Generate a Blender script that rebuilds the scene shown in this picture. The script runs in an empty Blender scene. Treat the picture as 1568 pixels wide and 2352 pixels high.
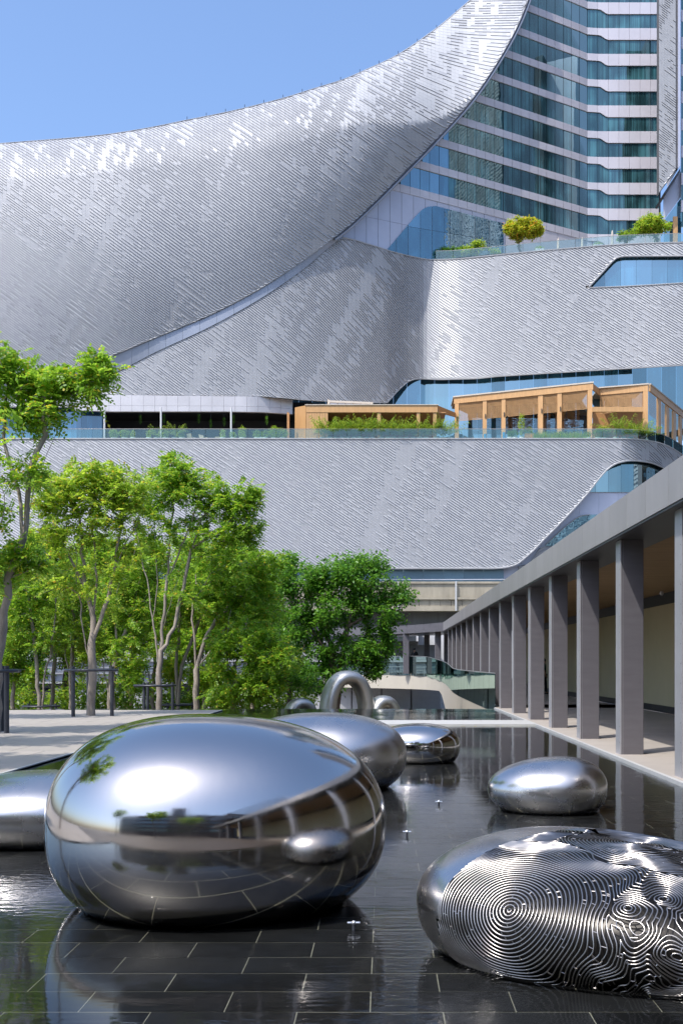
import bpy, math, random
import numpy as np
from mathutils import Vector, Matrix, noise
random.seed(7); RNG = np.random.default_rng(7)
R = math.radians
scene = bpy.context.scene
COL = scene.collection
# ------------------------------------------------------------------ camera, light, exposure
F = 2600.0; VX = 882.0; VY = 1524.0; EYE = 1.5
cam_d = bpy.data.cameras.new('camera'); cam = bpy.data.objects.new('camera', cam_d); COL.objects.link(cam)
cam.location = (0, 0, EYE); cam.rotation_euler = (R(90), 0, 0)
cam_d.sensor_width = 36; cam_d.lens = F / 2352 * 36
cam_d.shift_x = -(VX - 784) / 2352; cam_d.shift_y = (VY - 1176) / 2352
cam_d.clip_start = 0.1; cam_d.clip_end = 4000
scene.camera = cam
SUN = Vector((-1.0, -1.1, 2.36)).normalized()
world = bpy.data.worlds.new('World'); scene.world = world; world.use_nodes = True
wn = world.node_tree.nodes; wl = world.node_tree.links; wn.clear()
sky = wn.new('ShaderNodeTexSky'); sky.sky_type = 'NISHITA'; sky.sun_disc = False
sky.sun_elevation = math.asin(SUN.z); sky.sun_rotation = math.atan2(SUN.x, SUN.y)
sky.air_density = 1.0; sky.dust_density = 3.0; sky.ozone_density = 6.5; sky.altitude = 0
bg = wn.new('ShaderNodeBackground'); bg.inputs['Strength'].default_value = 0.15
wo = wn.new('ShaderNodeOutputWorld'); wl.new(sky.outputs[0], bg.inputs[0]); wl.new(bg.outputs[0], wo.inputs[0])
sun_d = bpy.data.lights.new('sun', 'SUN'); sun_d.energy = 2.5; sun_d.angle = R(0.53); sun_d.color = (1, 0.955, 0.89)
sun = bpy.data.objects.new('sun', sun_d); COL.objects.link(sun); sun.location = (0, 0, 60)
sun.rotation_euler = (-SUN).to_track_quat('-Z', 'Y').to_euler()
scene.view_settings.view_transform = 'Standard'; scene.view_settings.look = 'None'
scene.view_settings.exposure = 0.98; scene.view_settings.gamma = 1
scene.view_settings.use_curve_mapping = False
try:
    scene.cycles.max_bounces = 8; scene.cycles.transparent_max_bounces = 16; scene.cycles.caustics_reflective = False
    scene.cycles.caustics_refractive = False; scene.cycles.sample_clamp_indirect = 6
except Exception: pass

# ------------------------------------------------------------------ helpers
def U(x, y, Z):                       # a point of the photograph (1568 x 2352 grid) at depth Z metres
    return ((x - VX) / F * Z, Z, EYE + (VY - y) / F * Z)
def curve(pts):
    xs = np.array([p[0] for p in pts], float); ys = np.array([p[1] for p in pts], float)
    h = np.diff(xs); d = np.diff(ys) / h; m = np.zeros(len(xs))
    m[0] = d[0]; m[-1] = d[-1]
    for i in range(1, len(xs) - 1):
        if d[i-1] * d[i] > 0:
            w1 = 2*h[i] + h[i-1]; w2 = h[i] + 2*h[i-1]; m[i] = (w1 + w2) / (w1/d[i-1] + w2/d[i])
    def f(x):
        if x <= xs[0]: return float(ys[0] + m[0]*(x - xs[0]))
        if x >= xs[-1]: return float(ys[-1] + m[-1]*(x - xs[-1]))
        i = int(np.searchsorted(xs, x, 'right')) - 1
        t = (x - xs[i]) / h[i]
        return float((1+2*t)*(1-t)**2*ys[i] + t*(1-t)**2*h[i]*m[i] + t*t*(3-2*t)*ys[i+1] + t*t*(t-1)*h[i]*m[i+1])
    return f
class MB:
    def __init__(s): s.v = []; s.f = []; s.m = []
    def add(s, vs, fs, mi=0):
        n = len(s.v); s.v.extend(vs)
        for q in fs: s.f.append(tuple(i + n for i in q)); s.m.append(mi)
        return s
    def quad(s, a, b, c, d, mi=0): return s.add([a, b, c, d], [(0, 1, 2, 3)], mi)
    def box(s, x0, x1, y0, y1, z0, z1, mi=0):
        return s.add([(x0,y0,z0),(x1,y0,z0),(x1,y1,z0),(x0,y1,z0),(x0,y0,z1),(x1,y0,z1),(x1,y1,z1),(x0,y1,z1)],
                     [(0,3,2,1),(4,5,6,7),(0,1,5,4),(1,2,6,5),(2,3,7,6),(3,0,4,7)], mi)
    def cbox(s, x0, x1, y0, y1, z0, z1, b=0.01, mi=0):      # box with chamfered vertical edges
        b = min(b, (x1-x0)/3, (y1-y0)/3)
        ring = [(x0+b,y0),(x1-b,y0),(x1,y0+b),(x1,y1-b),(x1-b,y1),(x0+b,y1),(x0,y1-b),(x0,y0+b)]
        n = 8
        vs = [(x, y, z0) for x, y in ring] + [(x, y, z1) for x, y in ring]
        return s.add(vs, [tuple(range(n))[::-1], tuple(range(n, 2*n))] + [(i, (i+1) % n, n+(i+1) % n, n+i) for i in range(n)], mi)
    def tube(s, pts, rad, n=8, mi=0, cap=True):
        pts = [Vector(p) for p in pts]
        rads = rad if isinstance(rad, (list, tuple)) else [rad]*len(pts)
        vs = []; prev = None
        for i, p in enumerate(pts):
            t = (pts[min(i+1, len(pts)-1)] - pts[max(i-1, 0)])
            if t.length < 1e-9: t = Vector((0, 0, 1))
            t.normalize()
            if prev is None: a = t.cross(Vector((0, 1, 0)) if abs(t.y) < .9 else Vector((1, 0, 0)))
            else: a = prev - t*prev.dot(t)
            if a.length < 1e-6: a = t.orthogonal()
            a.normalize(); prev = a; b = t.cross(a)
            for k in range(n):
                th = 2*math.pi*k/n
                q = p + (a*math.cos(th) + b*math.sin(th))*rads[i]; vs.append((q.x, q.y, q.z))
        fs = []
        for i in range(len(pts)-1):
            for k in range(n):
                fs.append((i*n+k, i*n+(k+1) % n, (i+1)*n+(k+1) % n, (i+1)*n+k))
        if cap: fs.append(tuple(range(n))[::-1]); fs.append(tuple((len(pts)-1)*n+k for k in range(n)))
        return s.add(vs, fs, mi)
    def lathe(s, prof, cx=0, cy=0, n=16, mi=0):               # prof: (r, z)
        vs = []
        for r, z in prof:
            for k in range(n): vs.append((cx+r*math.cos(2*math.pi*k/n), cy+r*math.sin(2*math.pi*k/n), z))
        fs = [(i*n+k, i*n+(k+1) % n, (i+1)*n+(k+1) % n, (i+1)*n+k) for i in range(len(prof)-1) for k in range(n)]
        return s.add(vs, fs, mi)
    def slab(s, front, th, mi=0):                             # polygon points pushed back by th metres along +Y
        n = len(front); back = [(p[0], p[1]+th, p[2]) for p in front]
        return s.add(list(front)+back, [tuple(range(n)), tuple(range(2*n-1, n-1, -1))] + [(i, n+i, n+(i+1) % n, (i+1) % n) for i in range(n)], mi)
    def build(s, name, mats, parent=None, smooth=False, kind=None, label=None, cat=None, group=None):
        me = bpy.data.meshes.new(name); me.from_pydata(s.v, [], s.f)
        if not isinstance(mats, (list, tuple)): mats = [mats]
        for m in mats: me.materials.append(m)
        if len(mats) > 1: me.polygons.foreach_set('material_index', s.m)
        if smooth: me.polygons.foreach_set('use_smooth', [True]*len(me.polygons))
        me.update()
        return link(name, me, parent, kind, label, cat, group)
def link(name, me, parent=None, kind=None, label=None, cat=None, group=None):
    o = bpy.data.objects.new(name, me); COL.objects.link(o)
    if parent is not None: o.parent = parent
    tag(o, label, cat, group, kind); return o
def tag(o, label=None, cat=None, group=None, kind=None):
    if label: o['label'] = label
    if cat: o['category'] = cat
    if group: o['group'] = group
    if kind: o['kind'] = kind
    return o
def empty(name, label, cat, loc=(0, 0, 0), group=None, rz=0):
    o = link(name, None, None, None, label, cat, group); o.location = loc; o.rotation_euler = (0, 0, rz)
    o.empty_display_size = .2; return o
def at_root(o, root):                                         # child built in world coordinates under a moved, unrotated root
    o.location = [-c for c in root.location]; return o
def copy_tree(o, parent=None):
    c = o.copy(); COL.objects.link(c)
    if parent is not None: c.parent = parent
    for ch in list(o.children): copy_tree(ch, c)
    return c
def np_mesh(name, verts, faces, mat, parent=None, smooth=False, kind=None, nper=4, **k):
    me = bpy.data.meshes.new(name)
    nf = len(faces)
    me.vertices.add(len(verts)); me.vertices.foreach_set('co', np.asarray(verts, np.float32).ravel())
    me.loops.add(nf*nper); me.loops.foreach_set('vertex_index', np.asarray(faces, np.int32).ravel())
    me.polygons.add(nf); me.polygons.foreach_set('loop_start', np.arange(0, nf*nper, nper, dtype=np.int32))
    me.polygons.foreach_set('loop_total', np.full(nf, nper, np.int32))
    me.materials.append(mat); me.update(calc_edges=True)
    if smooth: me.polygons.foreach_set('use_smooth', [True]*nf)
    return link(name, me, parent, kind, **k)

# ------------------------------------------------------------------ materials
def mat(name, col, rough=.5, metal=0.0, var=0.0, vscale=3.0, bump=0.0, bscale=30.0, col2=None, spec=None, stretch=None, rvar=0.0, coords='Object', objvar=0.0, coat=0.0):
    m = bpy.data.materials.new(name); m.use_nodes = True
    nt = m.node_tree; N = nt.nodes; L = nt.links; b = N['Principled BSDF']
    b.inputs['Roughness'].default_value = rough; b.inputs['Metallic'].default_value = metal
    if spec is not None: b.inputs['Specular IOR Level'].default_value = spec
    if coat: b.inputs['Coat Weight'].default_value = coat
    c = (*col, 1)
    b.inputs['Base Color'].default_value = c
    if var or bump or col2 or rvar:
        tc = N.new('ShaderNodeTexCoord'); mp = N.new('ShaderNodeMapping'); L.new(tc.outputs[coords], mp.inputs[0])
        if stretch: mp.inputs['Scale'].default_value = stretch
    last = None
    if var or col2 or rvar:
        nz = N.new('ShaderNodeTexNoise'); nz.inputs['Scale'].default_value = vscale; nz.inputs['Detail'].default_value = 6
        nz.inputs['Roughness'].default_value = .65
        L.new(mp.outputs[0], nz.inputs['Vector'])
        rp = N.new('ShaderNodeValToRGB'); L.new(nz.outputs['Fac'], rp.inputs[0])
        rp.color_ramp.elements[0].position = .32; rp.color_ramp.elements[1].position = .68
        c2 = col2 or tuple(x*(1+var) for x in col); c1 = tuple(x*(1-var) for x in col)
        rp.color_ramp.elements[0].color = (*c1, 1); rp.color_ramp.elements[1].color = (*c2, 1)
        if var or col2: L.new(rp.outputs[0], b.inputs['Base Color']); last = rp.outputs[0]
        if rvar:
            mr = N.new('ShaderNodeMapRange'); L.new(nz.outputs['Fac'], mr.inputs[0])
            mr.inputs[1].default_value = .3; mr.inputs[2].default_value = .7
            mr.inputs[3].default_value = rough - rvar; mr.inputs[4].default_value = rough + rvar
            L.new(mr.outputs[0], b.inputs['Roughness'])
    if objvar:
        oi = N.new('ShaderNodeObjectInfo'); hs = N.new('ShaderNodeHueSaturation')
        mr2 = N.new('ShaderNodeMapRange'); L.new(oi.outputs['Random'], mr2.inputs[0])
        mr2.inputs[3].default_value = 1-objvar; mr2.inputs[4].default_value = 1+objvar
        L.new(mr2.outputs[0], hs.inputs['Value'])
        if last is not None: L.new(last, hs.inputs['Color'])
        else: hs.inputs['Color'].default_value = c
        L.new(hs.outputs[0], b.inputs['Base Color'])
    if bump:
        n2 = N.new('ShaderNodeTexNoise'); n2.inputs['Scale'].default_value = bscale; n2.inputs['Detail'].default_value = 5
        L.new(mp.outputs[0], n2.inputs['Vector'])
        bp = N.new('ShaderNodeBump'); bp.inputs['Strength'].default_value = bump; bp.inputs['Distance'].default_value = .02
        L.new(n2.outputs['Fac'], bp.inputs['Height']); L.new(bp.outputs[0], b.inputs['Normal'])
    return m
def leafmat(name, c1, c2, trans=.35, c3=None):
    m = bpy.data.materials.new(name); m.use_nodes = True
    nt = m.node_tree; N = nt.nodes; L = nt.links; N.clear()
    geo = N.new('ShaderNodeNewGeometry'); rp = N.new('ShaderNodeValToRGB')
    L.new(geo.outputs['Random Per Island'], rp.inputs[0])
    e = rp.color_ramp.elements
    e[0].color = (*c1, 1); e[1].color = (*c2, 1); e[1].position = .9
    if c3:
        e2 = e.new(.975); e2.color = (*c3, 1)
    pr = N.new('ShaderNodeBsdfPrincipled'); pr.inputs['Roughness'].default_value = .42
    pr.inputs['Specular IOR Level'].default_value = .35
    L.new(rp.outputs[0], pr.inputs['Base Color'])
    tr = N.new('ShaderNodeBsdfTranslucent'); hs = N.new('ShaderNodeHueSaturation')
    hs.inputs['Hue'].default_value = .485; hs.inputs['Value'].default_value = 2.1; L.new(rp.outputs[0], hs.inputs['Color'])
    L.new(hs.outputs[0], tr.inputs[0])
    mx = N.new('ShaderNodeMixShader'); mx.inputs[0].default_value = trans
    L.new(pr.outputs[0], mx.inputs[1]); L.new(tr.outputs[0], mx.inputs[2])
    out = N.new('ShaderNodeOutputMaterial'); L.new(mx.outputs[0], out.inputs[0])
    return m
def glassmat(name, tint, refl=.5, rcol=(.8, .9, 1), rough=.015, curtain=0.0, wav=.0, tr=0.0):
    """coated facade glass: mirror layer over a dark tinted body, faint curtain folds behind, slightly wavy panes"""
    m = bpy.data.materials.new(name); m.use_nodes = True
    nt = m.node_tree; N = nt.nodes; L = nt.links; N.clear()
    tc = N.new('ShaderNodeTexCoord')
    body = N.new('ShaderNodeBsdfPrincipled'); body.inputs['Roughness'].default_value = .5; body.inputs['Specular IOR Level'].default_value = 0
    body.inputs['Base Color'].default_value = (*tint, 1)
    if curtain:
        mp = N.new('ShaderNodeMapping'); mp.inputs['Scale'].default_value = (5.5, 5.5, .02); L.new(tc.outputs['Object'], mp.inputs[0])
        nz = N.new('ShaderNodeTexNoise'); nz.inputs['Scale'].default_value = 1; nz.inputs['Detail'].default_value = 3; L.new(mp.outputs[0], nz.inputs['Vector'])
        mp2 = N.new('ShaderNodeMapping'); mp2.inputs['Scale'].default_value = (.45, .45, .28); L.new(tc.outputs['Object'], mp2.inputs[0])
        nz2 = N.new('ShaderNodeTexNoise'); nz2.inputs['Scale'].default_value = 1; nz2.inputs['Detail'].default_value = 1; L.new(mp2.outputs[0], nz2.inputs['Vector'])
        mu = N.new('ShaderNodeMath'); mu.operation = 'MULTIPLY'; L.new(nz.outputs[0], mu.inputs[0]); L.new(nz2.outputs[0], mu.inputs[1])
        rp = N.new('ShaderNodeValToRGB'); L.new(mu.outputs[0], rp.inputs[0])
        rp.color_ramp.elements[0].position = .2; rp.color_ramp.elements[0].color = (*[c*.55 for c in tint], 1)
        rp.color_ramp.elements[1].position = .4; rp.color_ramp.elements[1].color = (*[min(1, c*(1+curtain)) for c in tint], 1)
        L.new(rp.outputs[0], body.inputs['Base Color'])
    gl = N.new('ShaderNodeBsdfGlossy'); gl.inputs['Roughness'].default_value = rough; gl.inputs['Color'].default_value = (*rcol, 1)
    if wav:
        n3 = N.new('ShaderNodeTexNoise'); n3.inputs['Scale'].default_value = .8; n3.inputs['Detail'].default_value = 2; L.new(tc.outputs['Object'], n3.inputs['Vector'])
        bp = N.new('ShaderNodeBump'); bp.inputs['Strength'].default_value = wav; bp.inputs['Distance'].default_value = .05
        L.new(n3.outputs[0], bp.inputs['Height']); L.new(bp.outputs[0], gl.inputs['Normal'])
    lw = N.new('ShaderNodeLayerWeight'); lw.inputs['Blend'].default_value = .25
    mr = N.new('ShaderNodeMapRange'); L.new(lw.outputs['Fresnel'], mr.inputs[0]); mr.inputs[3].default_value = refl; mr.inputs[4].default_value = 1
    if not tr:                                            # every pane differs a little in coating and in what hangs behind it
        oi = N.new('ShaderNodeObjectInfo'); mo = N.new('ShaderNodeMapRange'); L.new(oi.outputs['Random'], mo.inputs[0])
        mo.inputs[3].default_value = refl*.62; mo.inputs[4].default_value = refl*1.2; L.new(mo.outputs[0], mr.inputs[3])
    mx = N.new('ShaderNodeMixShader'); L.new(mr.outputs[0], mx.inputs[0])
    if tr:
        tn = N.new('ShaderNodeBsdfTransparent'); tn.inputs[0].default_value = (*[min(1, c) for c in (.86, .94, .93)], 1)
        mb = N.new('ShaderNodeMixShader'); mb.inputs[0].default_value = tr
        L.new(body.outputs[0], mb.inputs[1]); L.new(tn.outputs[0], mb.inputs[2]); L.new(mb.outputs[0], mx.inputs[1])
    else: L.new(body.outputs[0], mx.inputs[1])
    L.new(gl.outputs[0], mx.inputs[2])
    out = N.new('ShaderNodeOutputMaterial'); L.new(mx.outputs[0], out.inputs[0])
    return m
def watermat():
    m = bpy.data.materials.new('pond_water'); m.use_nodes = True
    nt = m.node_tree; N = nt.nodes; L = nt.links; N.clear()
    tc = N.new('ShaderNodeTexCoord')
    def nz(sx, sy, sc, det):
        mp = N.new('ShaderNodeMapping'); mp.inputs['Scale'].default_value = (sx, sy, 1); L.new(tc.outputs['Object'], mp.inputs[0])
        n = N.new('ShaderNodeTexNoise'); n.inputs['Scale'].default_value = sc; n.inputs['Detail'].default_value = det; L.new(mp.outputs[0], n.inputs['Vector'])
        return n.outputs[0]
    fine = nz(.8, 2.2, 9, 3); broad = nz(.6, 1.3, 1.6, 2); mask = nz(1, .7, .42, 2)
    mr = N.new('ShaderNodeMapRange'); L.new(mask, mr.inputs[0]); mr.inputs[1].default_value = .42; mr.inputs[2].default_value = .66
    mr.inputs[3].default_value = .10; mr.inputs[4].default_value = 1.0
    mu = N.new('ShaderNodeMath'); mu.operation = 'MULTIPLY'; L.new(fine, mu.inputs[0]); L.new(mr.outputs[0], mu.inputs[1])
    m2 = N.new('ShaderNodeMath'); m2.operation = 'MULTIPLY_ADD'; L.new(broad, m2.inputs[0]); m2.inputs[1].default_value = .5; L.new(mu.outputs[0], m2.inputs[2])
    bp = N.new('ShaderNodeBump'); bp.inputs['Strength'].default_value = .22; bp.inputs['Distance'].default_value = .02
    L.new(m2.outputs[0], bp.inputs['Height'])
    gl = N.new('ShaderNodeBsdfGlossy'); gl.inputs['Roughness'].default_value = .01; gl.inputs['Color'].default_value = (.95, .97, 1, 1)
    L.new(bp.outputs[0], gl.inputs['Normal'])
    tr = N.new('ShaderNodeBsdfTransparent'); tr.inputs[0].default_value = (.9, .93, .92, 1)
    fr = N.new('ShaderNodeFresnel'); fr.inputs['IOR'].default_value = 1.36; L.new(bp.outputs[0], fr.inputs['Normal'])
    mx = N.new('ShaderNodeMixShader'); L.new(fr.outputs[0], mx.inputs[0]); L.new(tr.outputs[0], mx.inputs[1]); L.new(gl.outputs[0], mx.inputs[2])
    out = N.new('ShaderNodeOutputMaterial'); L.new(mx.outputs[0], out.inputs[0])
    return m
M = {}
M['alu_light'] = mat('aluminium_light', (.385, .39, .40), .56, .20, var=.05, vscale=.35, rvar=.05)
M['alu_grey'] = mat('aluminium_grey', (.345, .35, .365), .54, .20, var=.06, vscale=.5, rvar=.05)
M['alu_dark'] = mat('aluminium_shade_tone', (.24, .24, .25), .5, .3)  # darker tone on shingle undersides, shade put into the colour
M['backing'] = mat('membrane', (.10, .10, .11), .8)
M['fascia'] = mat('fascia_panel', (.27, .295, .35), .42, .35, var=.05, vscale=.5, objvar=.04)
M['fascia_pale'] = mat('pale_fascia_panel', (.55, .53, .54), .45, .2, var=.06, vscale=.6, objvar=.04)
M['spandrel'] = mat('spandrel_panel', (.56, .53, .56), .4, .25, var=.04, vscale=.4, objvar=.035)
M['wallpanel'] = mat('wall_panel', (.47, .48, .56), .4, .3, var=.04, vscale=.4, objvar=.03)
M['joint'] = mat('joint', (.05, .055, .07), .6)
M['glass_tower'] = glassmat('tower_glass', (.022, .062, .070), .13, (.62, .88, .9), curtain=2.0, wav=.05)
M['glass_blue'] = glassmat('blue_glass', (.02, .075, .11), .34, (.58, .80, .90), wav=.22, curtain=.6)
M['glass_low'] = glassmat('teal_glass', (.012, .06, .085), .3, (.7, .95, 1), wav=.08, curtain=1.0)
M['glass_rail'] = glassmat('railing_glass', (.05, .13, .13), .05, (.85, 1, 1), tr=.9)
M['glass_bridge'] = glassmat('bridge_glass', (.008, .03, .028), .06, (.5, .66, .62), tr=.45)
M['deck'] = mat('shade_brown_paving', (.055, .042, .034), .6, var=.25, vscale=2, stretch=(1, 8, 1))  # brown of the paving behind the camera carries its shade
M['steel'] = mat('stainless_edge', (.72, .73, .74), .3, .9)
M['darksteel'] = mat('dark_steel', (.045, .048, .058), .42, .3, var=.15, vscale=4)
M['column'] = mat('column_cladding', (.15, .142, .155), .38, .35, var=.10, vscale=1.2, stretch=(1, 1, 5), bump=.02, bscale=8)
M['column_edge'] = mat('column_flange', (.42, .41, .43), .4, .4, var=.08, vscale=2)
M['beam'] = mat('beam_fascia', (.34, .325, .32), .42, .4, var=.08, vscale=1.5, objvar=.05, stretch=(1, 1, .3))
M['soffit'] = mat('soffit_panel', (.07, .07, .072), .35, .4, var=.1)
M['timber'] = mat('timber_slat', (.36, .24, .125), .5, var=.18, vscale=3, stretch=(.3, 3, 3))
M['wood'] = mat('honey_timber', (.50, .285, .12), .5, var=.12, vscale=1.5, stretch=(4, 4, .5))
M['wood_dark'] = mat('timber_shade_tone', (.42, .21, .08), .55, var=.14, vscale=2)  # honey timber darkened for inner, rear and underside parts, shade in the colour
M['rearwall'] = mat('plaster_wall', (.46, .40, .25), .7, var=.06, vscale=.6, bump=.05, bscale=20)
M['black'] = mat('black_band', (.018, .018, .02), .5)
M['paving'] = mat('concrete_paving', (.335, .30, .265), .62, var=.09, vscale=.9, bump=.08, bscale=60, objvar=.03)
M['kerb'] = mat('pale_kerb', (.42, .42, .41), .5, var=.07, vscale=3)
M['tile'] = mat('black_stone_tile', (.013, .013, .014), .4, var=.35, vscale=5, objvar=.35, spec=.12)
M['grout'] = mat('pale_grout', (.21, .20, .155), .8, var=.3, vscale=3)
M['water'] = watermat()
M['mirror'] = mat('mirror_steel', (.56, .53, .50), .10, 1.0, rvar=.08, vscale=1.4, bump=.05, bscale=2.2, stretch=(2.2, 2.2, .5))
M['satin'] = mat('satin_steel', (.55, .53, .515), .27, 1.0, rvar=.08, vscale=1.6, bump=.03, bscale=2.2)
M['brushed'] = mat('brushed_steel', (.52, .51, .48), .46, 1.0, rvar=.05, vscale=3, stretch=(1, 1, 6))
M['wire'] = mat('steel_wire', (.38, .36, .345), .30, 1.0)
M['hollow_shade'] = mat('hollow_shade_shell', (.02, .018, .016), .35, .6)  # black of the added inner shell stands for shade inside the hollow pebble
M['concrete'] = mat('weathered_concrete', (.30, .265, .20), .8, var=.22, vscale=1.1, stretch=(1, 1, .25), bump=.2, bscale=6)
M['concrete_dark'] = mat('concrete_girder', (.13, .125, .12), .8, var=.25, vscale=.8, stretch=(2, 2, .15))  # concrete darkened for the girder under the deck, shade in the colour
M['bridgebeige'] = mat('beige_girder', (.44, .40, .33), .55, var=.04, vscale=.8)
M['white'] = mat('white_paint', (.58, .58, .58), .5, var=.04, vscale=1)
M['greywall'] = mat('grey_wall', (.30, .30, .31), .6, var=.1, vscale=.5)
M['bark'] = mat('pale_bark', (.26, .22, .18), .85, var=.32, vscale=5, stretch=(1, 1, .4), bump=.6, bscale=14)
M['bark_dark'] = mat('brown_bark', (.15, .11, .08), .9, var=.3, vscale=6, bump=.5, bscale=14)
M['leaf'] = leafmat('feathery_leaf', (.085, .20, .012), (.24, .40, .035), .48, (.42, .34, .03))
M['leaf_yel'] = leafmat('young_leaf', (.12, .24, .015), (.32, .44, .045), .48, (.42, .30, .03))
M['leaf_mid'] = leafmat('mid_leaf', (.09, .19, .015), (.20, .32, .025), .45, (.3, .28, .03))
M['leaf_dark'] = leafmat('glossy_leaf', (.035, .12, .012), (.12, .28, .025), .38)
M['leaf_gold'] = leafmat('golden_leaf', (.20, .32, .02), (.46, .44, .04), .4, (.5, .2, .03))
M['leaf_palm'] = leafmat('palm_leaf', (.05, .14, .012), (.24, .32, .03), .4)
M['pot'] = mat('pale_green_pot', (.52, .62, .54), .4, var=.05)
M['pot_white'] = mat('white_pot', (.7, .71, .68), .45)
M['rattan'] = mat('cream_rattan', (.55, .47, .33), .7, var=.15, vscale=20)
M['cloth'] = mat('beige_canvas', (.5, .44, .37), .8, var=.08)
M['shirt'] = mat('black_cloth', (.012, .012, .014), .8)
M['shirt_green'] = mat('dark_green_cloth', (.012, .06, .045), .8)
M['trouser'] = mat('dark_trousers', (.022, .024, .028), .8)
M['skin'] = mat('skin', (.28, .16, .10), .55)
M['hair'] = mat('dark_hair', (.01, .009, .008), .6)
M['ground'] = mat('street_paving', (.22, .21, .2), .8, var=.12, vscale=.4)
M['soil'] = mat('soil', (.08, .06, .04), .9, var=.3, vscale=3)
M['roofgrey'] = mat('roof_sheet', (.3, .3, .31), .6, var=.1)
M['brown'] = mat('brown_stone', (.12, .08, .065), .5, var=.2, vscale=.5)
M['dark_glass'] = glassmat('dark_glass', (.01, .014, .018), .2, (.8, .85, .9))
M['mosaic'] = mat('blue_mosaic', (.06, .25, .42), .4, var=.9, vscale=18)
M['yellowleaf'] = mat('fallen_leaf', (.5, .36, .06), .7)

# ------------------------------------------------------------------ ground, plaza, pond
WZ = -0.03
mb = MB(); mb.quad((-1500, -1500, -2.2), (1500, -1500, -2.2), (1500, 1500, -2.2), (-1500, 1500, -2.2)); mb.build('ground', M['ground'], kind='structure')
mb = MB(); mb.box(-60, 30, 38.5, 43.5, -2.19, -.55); mb.box(-60, 30, 43.5, 70, -2.18, -1.55); mb.build('planting_terrace', M['soil'], kind='structure')
PL, PR = -5.2, 3.70
Y1, Y2, Y3, Y4 = 27.8, 29.8, 36.5, 38.2
# plaza of large slabs: each slab that shows big enough is its own piece
PY = 3.7
plaza = MB(); plaza.box(-70, PL, 5.0, Y3, -.6, -.012)
plaza = plaza.build('plaza', M['joint'], kind='structure')
sl = {}
def slab_mesh(w, d):
    k = (round(w, 3), round(d, 3))
    if k not in sl:
        b = MB(); g = .004; b.v = []; c = .004
        b.add([(g,g,0),(w-g,g,0),(w-g,d-g,0),(g,d-g,0),(g+c,g+c,.012),(w-g-c,g+c,.012),(w-g-c,d-g-c,.012),(g+c,d-g-c,.012)],
              [(4,5,6,7),(0,1,5,4),(1,2,6,5),(2,3,7,6),(3,0,4,7)])
        me = bpy.data.meshes.new('paving_slab'); me.from_pydata(b.v, [], b.f); me.materials.append(M['paving']); sl[k] = me
    return sl[k]
SW, SD = 1.2, 1.2
cnt = 0; rest = MB()
y = 5.0; r = 0
while y < Y3 - .05:
    d = min(SD, Y3 - y); x = PL
    while x > -22:
        w = SW if r % 2 == 0 or x < PL - .01 else SW/2
        near = 14 < y and x - w > -17.5 - (y-14)*.15 and cnt < 290 and x - w < 0
        vis = (x - VX*0) / max(y, 1) > -.345
        if near and vis:
            o = link('paving_slab', slab_mesh(w, d), plaza); o.location = (x - w, y, -.011); cnt += 1
        else:
            g = .004; rest.quad((x-w+g, y+g, 0), (x-g, y+g, 0), (x-g, y+d-g, 0), (x-w+g, y+d-g, 0))
        x -= w
    y += SD; r += 1
for xx in range(-70, -22, 3):
    for yy in range(5, 36, 3): rest.quad((xx+.01, yy+.01, 0), (xx+2.99, yy+.01, 0), (xx+2.99, min(yy+2.99, 36.5), 0), (xx+.01, min(yy+2.99, 36.5), 0))
rest.build('paving_slabs_far', M['paving'], plaza, kind='stuff')
# pond floor with individually laid tiles, water film above it
floor = MB(); floor.box(PL, PR, PY, Y1, -.5, WZ-.0095); floor.box(PL, PR, Y2, Y3+.01, -.5, WZ-.0095); floor.box(-60, PR, Y3+.01, Y4, -.5, WZ-.0095)
floor = floor.build('pond_floor', M['grout'], kind='structure')
TL, TD, X0, R0 = .644, .3105, -1.0286, 5.305
tme = {}
def tile_mesh(w, d):
    k = (round(w, 3), round(d, 3))
    if k not in tme:
        g = .003; h = .0048; me = bpy.data.meshes.new('stone_tile')
        me.from_pydata([(g,h,0),(w-g,h,0),(w-g,d-h,0),(g,d-h,0),(g,h,.014),(w-g,h,.014),(w-g,d-h,.014),(g,d-h,.014)], [],
                       [(4,5,6,7),(0,1,5,4),(1,2,6,5),(2,3,7,6),(3,0,4,7)])
        me.materials.append(M['tile']); tme[k] = me
    return tme[k]
cnt = 0; rest = MB()
for j in range(-15, 73):
    y0 = R0 + j*TD; y1 = y0 + TD
    if y0 < PY: continue
    if y1 > Y1: break
    xo = X0 + (TL/2 if j % 2 else 0)
    k0 = math.floor((PL - xo)/TL)
    for k in range(k0, k0 + 16):
        xa = max(PL, xo + k*TL); xb = min(PR, xo + (k+1)*TL)
        if xb - xa < .02: continue
        inview = (-882-60)/F*y1 < xb and xa < (686+60)/F*y1 and y1 > 4.55
        if inview and cnt < 295:
            o = link('stone_tile', tile_mesh(xb-xa, TD), floor); cnt += 1
            o.location = (xa, y0, WZ-.0215 + random.uniform(-.0008, .0008))
        else:
            g = .0035; z = WZ-.0075 + random.uniform(-.0008, .0008)
            rest.quad((xa+g, y0+g, z), (xb-g, y0+g, z), (xb-g, y1-g, z), (xa+g, y1-g, z))
y = Y2
while y < Y4 - .1:
    x = PL if y < Y3 else -40
    while x < PR - .1:
        rest.quad((x+.0035, y+.0035, WZ-.0075), (min(x+TL, PR)-.0035, y+.0035, WZ-.0075), (min(x+TL, PR)-.0035, min(y+TD, Y4)-.0035, WZ-.0075), (x+.0035, min(y+TD, Y4)-.0035, WZ-.0075)); x += TL
    y += TD
rest.build('stone_tiles_far', M['tile'], floor, kind='stuff')
w = MB()
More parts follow.
